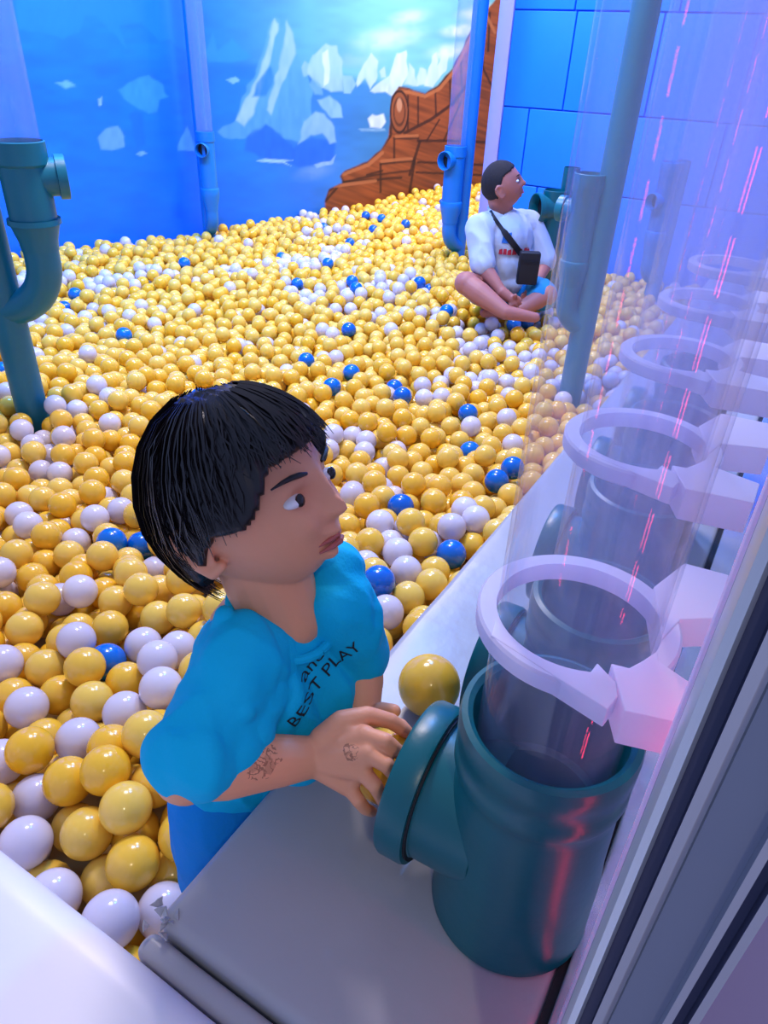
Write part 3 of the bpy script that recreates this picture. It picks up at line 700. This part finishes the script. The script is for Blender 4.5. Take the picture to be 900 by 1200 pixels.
# hair: smooth cap with streaks, then loose strands
def hair_mask(p):        # p: unit direction in the head frame
    lim = .50 - .18*max(0, p.x)*0
    if p.x > .12:
        return p.z > max(.36 + .2*(p.x-.6) - 1.2*max(0, abs(p.y)-.55), -.05)
    return p.z > -.62 + max(0, p.x+.35)*1.15 + (.0 if p.x < -.35 else .0)
def hair_cap(name, c, fr, sx, sy, sz, thick, m, parent, mask, sub=6, streak=.0018):
    v, f = ico(sub); c = Vector(c); keep = [mask(p) for p in v]
    ff = [q for q in f if all(keep[i] for i in q)]; used = sorted({i for q in ff for i in q}); mp = {i: k for k, i in enumerate(used)}
    outer = []; inner = []
    bnd = {}
    for q in ff:
        for a_, b_ in ((q[0],q[1]),(q[1],q[2]),(q[2],q[0])):
            key = (min(a_,b_), max(a_,b_)); bnd.setdefault(key, []).append((a_,b_))
    edges = [e[0] for e in bnd.values() if len(e) == 1]; bv = {i for e in edges for i in e}
    for i in used:
        p = v[i]; az_ = math.atan2(p.y, p.x+.25); sn = noise.noise(Vector((az_*9, p.z*1.0, 3)))*streak*2 + noise.noise(Vector((az_*34, p.z*1.4, 7)))*streak
        t = thick*(.62 if i in bv else 1) * (1.25 if p.x < -.2 else 1)
        k = Vector((p.x*(sx*1.03+t+sn), p.y*(sy*1.02+t*.9+sn), p.z*(sz*(1.0 if p.z > 0 else .96)+t*.8+sn)))
        if p.z < -.1 and p.x < 0: k.x *= 1-.24*min(1, (-p.z-.1)*1.5)
        outer.append(c + fr @ k); inner.append(c + fr @ (k*.90))
    n_ = len(used); F_ = [tuple(mp[i] for i in q) for q in ff] + [tuple(n_+mp[i] for i in q)[::-1] for q in ff]
    F_ += [(mp[b_], mp[a_], n_+mp[a_], n_+mp[b_]) for a_, b_ in edges]
    return MB().add(outer+inner, F_).build(name, m, parent, sharp=80)
hair = hair_cap('hair', HC, HF, .090, .073, .100, .014, M['hair'], boy, hair_mask)
st = MB()
for k in range(620):
    az_ = rng.uniform(-PI, PI); e0 = rng.uniform(.15, .95); pts_ = []
    fr_ = abs(az_) < 1.0
    lo = .42 if fr_ else (-.66 if abs(az_) > 1.9 else -.32+ (1.9-abs(az_))*.55)
    lo += rng.normal(0, .05); hi = 1.25
    n_ = 9; lift = rng.uniform(.8, 1.35)
    for j in range(n_):
        q = j/(n_-1); el = hi + (math.asin(max(-.95, min(.95, lo)))-hi)*q; a2 = az_ + .12*q*rng.normal(0, .3)
        p = Vector((math.cos(el)*math.cos(a2), math.cos(el)*math.sin(a2), math.sin(el)))
        t = .0150*(1.2 if p.x < -.2 else 1)*lift*(1+.0*q)
        kx = Vector((p.x*(.0927+t), p.y*(.0745+t*.9), p.z*((.1 if p.z > 0 else .096)+t*.8)))
        if p.z < -.1 and p.x < 0: kx.x *= 1-.22*min(1, (-p.z-.1)*1.5)
        pts_.append(HC + HF @ kx)
    st.tube(pts_, [.0006]+[.0010]*(n_-3)+[.0007, .0003], 3, cap=False)
s_o = st.build('strands', M['hair'], hair); s_o['kind'] = 'stuff'
# T-shirt: torso, sleeves, folds
S = []
S += [ellipsoid((-.392, .445, 1.000), (.066, .092, .050)), ellipsoid((-.398, .445, .95), (.074, .096, .075)), ellipsoid((-.425, .445, .86), (.072, .092, .11)), ellipsoid((-.440, .440, .77), (.072, .092, .07))]
S += chain([NB+Vector((-.018,-.024,-.030)), shR+Vector((.004,.006,-.004))], [.036, .042]); S += chain([NB+Vector((-.012,.02,-.03)), shL], [.036, .036])
S += chain([shR, shR.lerp(elR, .45), shR.lerp(elR, .80), elR+Vector((.000,.010,.012))], [.044, .041, .044, .043])
S += chain([shR.lerp(elR, .5), elR.lerp(wrR, .28)+Vector((0,.010,.014))], [.042, .028])
S += chain([shR.lerp(elR, .35)+Vector((.012,.02,-.02)), elR.lerp(wrR, .36)+Vector((-.006,.030,.018))], [.042, .024])
eLs = shL.lerp(elL, .85); S += chain([Vector(at(392,672,.775)), shL, eLs], [.030, .040, .037]); S += chain([NB+Vector((-.004,.035,-.022)), Vector(at(395,668,.785))], [.030, .030])
S += chain([(-.372,.452,.975), (-.340,.455,.94), (-.330,.445,.89)], [.056, .050, .045])       # front hanging forward
S += chain([(-.36,.40,.97), (-.325,.405,.905)], [.050, .036])
for a_, b_, r_ in ((hp_(285,835,.665), hp_(215,880,.652), .008), (hp_(262,720,.70), hp_(240,800,.688), .007)):
    S += chain([a_, b_], [r_, r_*.6])
def cloth_fn(sc1, a1, sc2, a2):
    def fn(p, n_):
        d = noise.noise(Vector((p.x*sc1, p.y*sc1*1.3, p.z*sc1*.6)))*a1 + (1-abs(noise.noise(Vector((p.x*sc2+p.z*sc2*.5, p.y*sc2, p.z*sc2*.4+9))))*2)*a2
        return p + n_*d
    return fn
# neck opening: cut the cloth back around the neck, then lay the rib collar
neck_c = NB + Vector((.006, -.002, .006)); neck_ax = (HF @ Vector((.18, 0, .98))).normalized()
def shirt_fn(p, n_):
    q = cloth_fn(12, .0040, 26, .0032)(p, n_)
    a_ = noise.noise(Vector((p.x*10+p.z*14, p.y*34-p.z*20, p.x*8))); q = q + n_*(max(0, a_)*.010 + (.5-abs(noise.noise(Vector((p.x*9-p.y*6, p.z*18+p.y*16, 3)))))*.007 - .002)
    return q
shirt = organic('t_shirt', S, .0030, 7, M['shirt_boy'], boy, shirt_fn)
v_, f_ = [], []
cb = MB(); cr = []
cfr = frame((.86, -.1, -.42), (.45, 0, .89))
pts_ = [neck_c + cfr @ Vector((math.cos(a_)*.058-.004, math.sin(a_)*.058, 0)) for a_ in [2*PI*k/40 for k in range(41)]]
cb.tube(pts_, .0055, 10, cap=False); cb.build('collar', M['shirt_boy'], boy)
SH = [ellipsoid((-.440, .440, .735), (.074, .094, .085))]
for s_ in (-1, 1): SH += chain([(-.443, .440+.045*s_, .72), (-.440, .44+.05*s_, .45)], [.070, .066])
organic('shorts', SH, .005, 4, M['shorts_boy'], boy, cloth_fn(9, .006, 22, .003))
# black print on the chest, laid onto the cloth
def text_mesh(body, size, ext):
    cu = bpy.data.curves.new('txt', 'FONT'); cu.body = body; cu.size = size; cu.extrude = ext; cu.resolution_u = 2; cu.align_x = 'CENTER'
    o = bpy.data.objects.new('txt', cu); col.objects.link(o); dg = bpy.context.evaluated_depsgraph_get()
    me = bpy.data.meshes.new_from_object(o.evaluated_get(dg)); bpy.data.objects.remove(o); return me
def print_on(target, name, me, origin, xdir, ydir, m, parent, lift=.0008):
    from mathutils.bvhtree import BVHTree
    off_ = parent_loc(parent); T = [Vector(v.co)+parent_loc(target.parent) for v in target.data.vertices]
    bvh = BVHTree.FromPolygons(T, [tuple(p.vertices) for p in target.data.polygons])
    bm = bmesh.new(); bm.from_mesh(me); bmesh.ops.triangulate(bm, faces=bm.faces[:])
    for _ in range(2): bmesh.ops.subdivide_edges(bm, edges=[e for e in bm.edges if e.calc_length() > .003], cuts=1)
    x = Vector(xdir).normalized(); n_ = x.cross(Vector(ydir)).normalized(); y = n_.cross(x)
    for v in bm.verts:
        p = Vector(origin) + x*v.co.x + y*v.co.y
        h, nn_, _, _ = bvh.ray_cast(p + n_*.08, -n_)
        if h is None: h, nn_, _, _ = bvh.find_nearest(p)
        v.co = h + n_*lift - off_
    bm.to_mesh(me); bm.free(); me.materials.clear(); me.materials.append(m); me.name = name
    return link(bpy.data.objects.new(name, me), parent)
o1 = Vector(at(383, 822, .70)); xd = Vector(at(412, 797, .70)) - Vector(at(352, 846, .70)); yd = Vector((-.55, -.1, .8))
print_on(shirt, 'chest_print', text_mesh('and\nBEST PLAY', .021, 0), o1 + yd.normalized()*.012, xd, yd, M['print_black'], boy)

# ------------------------------------------------------------------ the two balls by the fitting
RB = .04
def ball_mesh(seg, rings, name, r=RB):
    m = MB(); v = [(0,0,r)]; f = []
    for i in range(1, rings):
        a_ = PI*i/rings
        for k in range(seg): v.append((r*math.sin(a_)*math.cos(2*PI*k/seg), r*math.sin(a_)*math.sin(2*PI*k/seg), r*math.cos(a_)))
    v.append((0,0,-r)); n_ = len(v)
    for k in range(seg): f.append((0, 1+k, 1+(k+1) % seg))
    for i in range(rings-2):
        for k in range(seg): a_ = 1+i*seg; f.append((a_+k, a_+seg+k, a_+seg+(k+1) % seg, a_+(k+1) % seg))
    for k in range(seg): a_ = 1+(rings-2)*seg; f.append((a_+k, n_-1, a_+(k+1) % seg))
    return v, f
def ball_data(name, m, seg=32, rings=18):
    me = bpy.data.meshes.new(name); v, f = ball_mesh(seg, rings, name); me.from_pydata(v, [], f); me.shade_smooth(); me.materials.append(m); return me
dat = {c: ball_data('ball_'+c, M['ball_'+c]) for c in ('yellow', 'white', 'blue')}
def ball(c, p, label, group=None):
    o = bpy.data.objects.new('ball', dat[c]); o.location = p; o.rotation_euler = (rng.uniform(0,6), rng.uniform(0,3), 0); col.objects.link(o)
    return tag(o, label, 'ball', group)
p = on_z(503, 803, LZ+RB); ball('yellow', p, 'yellow ball lying on the ledge next to the green fitting')
ball('yellow', at(455, 897, .742), 'yellow ball held in the hand of the boy at the mouth of the fitting')

# ------------------------------------------------------------------ the seated man
def my(u, v, y): # pixel at horizontal distance y in front of the camera (measured in the camera's heading)
    r = ray(u, v); h = -r[0]*sy_ + r[1]*cy_; return Vector(CAMP + r*(y/h))
man_loc = my(592, 345, 4.12)
man = empty('person', (man_loc.x, man_loc.y, ZB-.05), 'man in a white T-shirt sitting cross-legged in the balls, looking up to the right', 'person')
RV = Vector((math.cos(RIGHT), math.sin(RIGHT), 0)); FV = Vector((-math.sin(RIGHT), math.cos(RIGHT), 0))  # image-right, away from camera
K = []
mh = my(588, 217, 4.08); mf = frame(RV*.93 - FV*.12 + Vector((0,0,.36)), Vector((0,0,1)) - RV*.3)
K.append(head_shape(mh, mf, .100, .078, .118, False)); K += ear(mh + mf @ Vector((-.010, -.077, -.02)), mf, -1, 1.15) + ear(mh + mf @ Vector((-.010, .077, -.02)), mf, 1, 1.15)
mn = my(588, 247, 4.12); K += chain([mh + mf @ Vector((-.03,0,-.06)), mn, mn+Vector((0,0,-.06))], [.060, .062, .07])
msR, meR, mwR, mhR = my(562,266,4.03), my(566,312,3.92), my(588,342,3.82), my(600,351,3.80)
msL, meL, mwL = my(621,264,4.22), my(640,308,4.15), my(626,335,4.0)
K += chain([msR, meR, meR.lerp(mwR,.3), mwR], [.052, .042, .040, .027]); K += chain([mwR, mhR], [.030, .026])
for k, (u, v) in enumerate(((610,352),(610,356),(606,359),(601,361))): K += chain([mhR, my(u-3, v-3, 3.78), my(u, v, 3.78)], [.016, .011, .009])
K += chain([mhR, my(604,346,3.77)], [.014, .010])
K += chain([msL, meL, mwL, my(620,342,3.95)], [.052, .042, .028, .024])
for k in range(4): K += chain([my(620,342,3.95), my(612-k, 345+k*3, 3.93)], [.014, .009])
hR, kR, aR = my(580,343,4.10), my(546,332,3.86), my(592,366,3.70)
hL, kL, aL = my(606,343,4.14), my(640,346,3.92), my(600,368,3.84)
K += chain([hR, kR], [.085, .062]); K += chain([kR, kR.lerp(aR,.35), aR], [.058, .060, .038]); K += chain([aR, aR+RV*.16+Vector((0,0,-.02))], [.038, .026])
K += chain([hL, kL], [.085, .060]); K += chain([kL, aL], [.055, .036]); K += chain([aL, aL-RV*.15], [.036, .026])
mch = my(590,285,4.12); mbl = my(592,325,4.12)
K += [ellipsoid(mch, (.12,.11,.17)), ellipsoid(mbl, (.12,.12,.14))]
organic('body', K, .0060, 2, M['skin_man'], man)
face_parts(mh, mf, .100, .078, .118, man, M['hair_short'], 1.15, .815)
hair_cap('hair', mh, mf, .100, .078, .118, .004, M['hair_short'], man, lambda p: (p.z > .40+.35*(p.x-.3) if p.x > .15 else p.z > -.42+max(0, p.x+.30)*1.6), sub=5, streak=.0005)
T_ = [ellipsoid(mch+Vector((0,0,.02)), (.15,.15,.16)), ellipsoid(mch.lerp(mbl,.6), (.15,.15,.16)), ellipsoid(mbl+Vector((0,0,-.01)), (.155,.15,.10))]
T_ += chain([mn+Vector((0,0,-.065)), msR+Vector((0,0,-.01))], [.075, .072]); T_ += chain([mn+Vector((0,0,-.065)), msL], [.075, .070])
T_ += chain([msR, msR.lerp(meR,.55), msR.lerp(meR,.93)], [.070, .066, .068]); T_ += chain([msL, msL.lerp(meL,.9)], [.068, .066])
tsh = organic('t_shirt', T_, .008, 4, M['shirt_man'], man, cloth_fn(7, .010, 16, .007))
nc = mn + Vector((0,0,-.012)); nf = frame(RV*.8-FV*.5-Vector((0,0,.3)), Vector((0,0,1))+RV*.2)
MB().tube([nc + nf @ Vector((math.cos(a_)*.074, math.sin(a_)*.078, 0)) for a_ in [2*PI*k/30 for k in range(31)]], .010, 8, cap=False).build('collar', M['shirt_man'], man)
SM = []; SM += chain([hR+Vector((0,0,.01)), hR.lerp(kR,.45)], [.10, .088]); SM += chain([hL+Vector((0,0,.01)), hL.lerp(kL,.85)], [.10, .085]); SM += [ellipsoid(mbl+Vector((0,0,-.07)), (.145,.14,.10))]
organic('shorts', SM, .008, 4, M['shorts_man'], man, cloth_fn(8, .008, 16, .005))
# red and blue print on the shirt front
def bars(n_, w_, h_, gap_):
    mb = MB()
    for k in range(n_):
        x = (k-(n_-1)/2)*(w_+gap_); mb.add([(x-w_/2,0,0),(x+w_/2,0,0),(x+w_/2*.8,h_,0),(x-w_/2*.8,h_*(.8+.2*(k%2)),0)], [(0,1,2,3)])
    me = bpy.data.meshes.new('b'); me.from_pydata(mb.v, [], mb.f); return me
pxr = (RV*.85+FV*-.35); pc = my(598, 300, 3.95)
print_on(tsh, 'red_print', bars(6, .020, .030, .003), pc, pxr, (0,0,1), M['print_red'], man, .003)
print_on(tsh, 'blue_print', bars(1, .05, .055, 0), my(592, 286, 3.95), pxr, (0,0,1), M['print_blue'], man, .003)
# crossbody bag and strap
bg = empty('crossbody_bag', tuple(my(621, 315, 3.92)), 'small black crossbody bag on a strap over the white T-shirt of the man', 'bag')
bp_ = my(619, 314, 3.92); bm_ = MB(); X = RV*.055; Y_ = FV*.025; Z_ = Vector((0,0,.085))
v_ = [bp_ + X*a_ + Y_*b_ + Z_*c_ for c_ in (-1,1) for a_, b_ in ((-1,-1),(1,-1),(1,1),(-1,1))]
bm_.add(v_, [(0,3,2,1),(4,5,6,7),(0,1,5,4),(1,2,6,5),(2,3,7,6),(3,0,4,7)]); bm_.build('pouch', M['bag'], bg, bevel=.012)
v_ = [bp_ - Y_*1.15 + X*a_*.8 + Z_*c_ for c_ in (.35,.5) for a_ in (-1,1)]
MB().add(v_, [(0,1,3,2)]).build('zip_line', M['steel'], bg)
from mathutils.bvhtree import BVHTree
bvh = BVHTree.FromPolygons([v.co+parent_loc(man) for v in tsh.data.vertices], [tuple(q.vertices) for q in tsh.data.polygons])
sp = []
for k in range(15):
    t = k/14; p = my(574+(615-574)*t, 247+(303-247)*t**.92, 3.75); d = (p-Vector(CAMP)).normalized()
    h = bvh.ray_cast(p, d)[0]
    if h is not None: sp.append(h - d*.006)
sb = MB(); vv = []; ff_ = []
for i, p in enumerate(sp):
    d = (sp[min(i+1,len(sp)-1)]-sp[max(i-1,0)]).normalized(); n_ = (Vector(CAMP)-p).normalized(); s_ = d.cross(n_).normalized()*(.010 if i < 6 else .016)
    vv += [p-s_-n_*.004, p+s_-n_*.004, p+s_+n_*.003, p-s_+n_*.003]
for i in range(len(sp)-1):
    for j in range(4): ff_.append((i*4+j, i*4+(j+1)%4, (i+1)*4+(j+1)%4, (i+1)*4+j))
sb.add(vv, ff_).build('strap', M['bag'], bg)

# ------------------------------------------------------------------ thousands of balls
def hfield(x, y):
    h = ZB + .02*math.sin(x*2.1+y*1.3) + .015*math.sin(y*3.1-x)
    d = math.hypot((x+1.0)/.8, (y-.75)/.9); h += .19*math.exp(-d*d)
    d = math.hypot((x+.55)/.35, (y-1.3)/.8); h += .10*math.exp(-d*d)
    d = math.hypot((x+.65)/.35, (y-.35)/.3); h += .10*math.exp(-d*d)
    d = math.hypot((x+2.3)/.8, (y-1.6)/.8); h += .08*math.exp(-d*d)
    return h
poles = [(fa, .066), (fb, .057), (fc, .06), (fd, .055), (fe, .06), (ff, .055)]
manp = [(p.x, p.y, r) for p, r in ((hR, .07), (hL, .07), (mbl, .12), (kR.lerp(hR,.5), .09), (kR, .08), (kR.lerp(aR,.5), .04), (kL, .05), (hL.lerp(kL,.5), .05))]
def allowed(x, y):
    if x > -.357-RB: 
        if y < 3.3+RB or x > 0: return False
    if y < .182+RB: return False
    if y < .2 and x > -.3: return False
    if x > xe-RB-.01 and y > YB-.05-RB: return False
    if np.dot(np.array([x, y])-L0[:2], nb) > -RB-.005: return False
    for (f, r) in poles:
        if (x-f[0])**2+(y-f[1])**2 < (r+RB)**2: return False
    for (a_, b_, r) in manp:
        if (x-a_)**2+(y-b_)**2 < (r+RB*.7)**2: return False
    if (x+.44)**2/.0160+(y-.44)**2/.0225 < 1: return False
    return True
cell = .08; grid = {}
def rest(x, y, base):
    gx_, gy_ = int(math.floor(x/cell)), int(math.floor(y/cell)); z = base
    for i in (gx_-1, gx_, gx_+1):
        for j in (gy_-1, gy_, gy_+1):
            for (a_, b_, c_) in grid.get((i, j), ()):
                d = (x-a_)**2+(y-b_)**2
                if d < .0064:
                    q = c_ + math.sqrt(.0064-d)
                    if q > z: z = q
    return z
balls = []
R_ = random.Random(11)
def in_view(x, y, z):
    u, v, d = project((x, y, z)); return d > .2 and -110 < u < 1010 and 60 < v < 1330
regions = []
x = -5.4
cells_ = []
STEP = .08
while x < .2:
    y = .12
    while y < 8.9:
        if in_view(x+.04, y+.04, hfield(x, y)) and allowed(x+.04, y+.04): cells_.append((x, y))
        y += STEP
    x += STEP
for lay in range(5):
    R_.shuffle(cells_)
    for (cx_, cy2) in cells_:
        best = None
        for _ in range(5 if lay < 4 else 7):
            a_ = cx_+R_.uniform(-.03, .11); b_ = cy2+R_.uniform(-.03, .11)
            if not allowed(a_, b_): continue
            hh = hfield(a_, b_); z = rest(a_, b_, hh-.135)
            if best is None or z-hh < best[3]: best = (a_, b_, z, z-hh)
        if best is None: continue
        a_, b_, z, e = best
        st_ = .02
        for _ in range(7):      # roll downhill
            for dx, dy in ((st_,0),(-st_,0),(0,st_),(0,-st_)):
                if allowed(a_+dx, b_+dy):
                    z2 = rest(a_+dx, b_+dy, hfield(a_+dx, b_+dy)-.135)
                    if z2 < z-1e-5: a_ += dx; b_ += dy; z = z2; break
            else: st_ *= .5
        if z-hfield(a_, b_) < -.036+R_.uniform(-.012, .016):
            grid.setdefault((int(math.floor(a_/cell)), int(math.floor(b_/cell))), []).append((a_, b_, z)); balls.append((a_, b_, z))
B = np.array(balls); bu, bv, bd = project_many(B); px_r = F*RB/bd
n = len(B); exposed = np.ones(n, bool)
# a ball is exposed when no ball clearly nearer covers its centre
order = np.argsort(bd)
tree = {}
for i in range(n): tree.setdefault((int(bu[i]//40), int(bv[i]//40)), []).append(i)
for i in range(n):
    gx_, gy_ = int(bu[i]//40), int(bv[i]//40)
    cand = [j for a_ in (-1,0,1) for b_ in (-1,0,1) for j in tree.get((gx_+a_, gy_+b_), ())]
    cand = np.array(cand); dd = np.hypot(bu[cand]-bu[i], bv[cand]-bv[i])
    if np.any((dd < px_r[cand]*.85) & (bd[cand] < bd[i]-.015)): exposed[i] = False
colr = np.zeros(n, int)                      # 0 yellow, 1 white, 2 blue
wn = vnoise(B[:,0]*2.2+30, B[:,1]*1.6+10, 5)*.65 + vnoise(B[:,0]*6+9, B[:,1]*6+3, 6)*.35
pw = .06+.62*sm(wn, .46, .80); pw *= 1-.75*sm(B[:,1], 5.2, 6.2)*sm(B[:,0], -3.9, -2.9)
pw = np.where((bv > 640) & (bu < 220), .04, pw); pw = np.where((bu > 400) & (bv > 470), pw*.45, pw)
colr[rng.random(n) < pw] = 1
inf = (bu > 0) & (bu < 900) & (bv > 0) & (bv < 1200)
def paint_near(lst, c):
    for (u, v) in lst:
        d = np.hypot(bu-u, bv-v) + np.where(exposed, 0, 400) + np.where(colr == 2, 300, 0); colr[int(np.argmin(d))] = c
paint_near([(93,741),(161,757),(192,750),(190,785),(9,773),(41,849),(84,866),(19,890),(55,925),(165,825),(101,1065),(140,1100),(163,1068),(183,672),(108,692),(70,616),(32,624),(26,600),(103,612),(120,592),(82,556),(28,512),(24,488),(98,487),(120,500),(12,466),(524,618),(470,683),(553,590),(518,652),(550,615),(10,1000),(58,1045),(108,630),(10,700),
   (470,466),(500,470),(520,465),(545,500),(560,495),(585,490),(590,525)], 1)
colr_keep = colr.copy()
paint_near([(221,311),(88,350),(78,360),(342,333),(386,313),(409,328),(413,340),(399,386),(358,419),(135,393),(416,442),(386,453),(232,457),(3,437),(377,265),(434,268),(425,256),(448,252),(408,284),
   (469,452),(484,466),(549,480),(553,531),(594,553),(472,592),(583,560),(533,655),(437,698),(529,368),(617,380),(592,384),(490,331),(143,650),(160,646),(137,787),(330,305),(470,262),(520,240),(510,345)], 2)
names = ('yellow', 'white', 'blue')
def region(u, v):
    if v > 690 and u < 240: return 'left of the boy', 'near heap left of the boy'
    if v > 455 and u < 260: return 'by the teal column', 'patch between the teal column and the boy'
    if u > 400 and v > 560: return 'beside the ledge', 'patch between the boy and the ledge'
    if u > 400 and v > 440: return 'before the seated man', 'middle patch in front of the man'
    return 'behind the boy', 'far area of the pit'
blue_n = 0
single = np.zeros(n, bool)
cb_ = np.where((colr == 2) & exposed & inf)[0]; cand = np.where((colr != 2) & exposed & inf)[0]; cand = cand[np.argsort(-px_r[cand])][:300-len(cb_)]
for i in list(cb_) + list(cand):
    c = colr[i]; single[i] = True; ds, g = region(bu[i], bv[i])
    ball(names[c], tuple(B[i]), f'{names[c]} ball {ds}, {round(bu[i]/9)} percent across and {round(bv[i]/12)} percent down the photo', f'{names[c]} balls, {g}')
for c in range(3):
    rest_i = np.where((colr == c) & ~single)[0]
    if not len(rest_i): continue
    allv = []; allf = []; tone = []; base = 0
    for near, (sg, rg) in ((True, (16, 10)), (False, (11, 7))):
        ids = [i for i in rest_i if (bd[i] < 3.2) == near]
        if not ids: continue
        v, f = ball_mesh(sg, rg, 'x'); v = np.array(v); nv = len(v)
        tri = []
        for q in f:
            tri.append(q[:3]); 
            if len(q) == 4: tri.append((q[0], q[2], q[3]))
        tri = np.array(tri)
        for i in ids: allv.append(v + B[i]); allf.append(tri + base); base += nv; tone.append(np.full(nv, R_.random()))
    VV = np.vstack(allv); FF = np.vstack(allf); me = bpy.data.meshes.new('ball_bed')
    me.vertices.add(len(VV)); me.vertices.foreach_set('co', VV.ravel()); me.loops.add(FF.size); me.loops.foreach_set('vertex_index', FF.ravel().astype(np.int32))
    me.polygons.add(len(FF)); me.polygons.foreach_set('loop_start', np.arange(0, FF.size, 3, dtype=np.int32)); me.update(calc_edges=True); me.shade_smooth()
    at_ = me.attributes.new('tone', 'FLOAT', 'POINT'); at_.data.foreach_set('value', np.concatenate(tone).astype(np.float32)); me.materials.append(M['ball_'+names[c]])
    o = link(bpy.data.objects.new('ball_bed', me)); tag(o, f'mass of {names[c]} plastic balls filling the rest of the pit', 'balls', None, 'stuff')
print('balls', n, 'single', int(single.sum()), 'tris est', sum(len(o.data.polygons) for o in col.objects if o.type == 'MESH'))
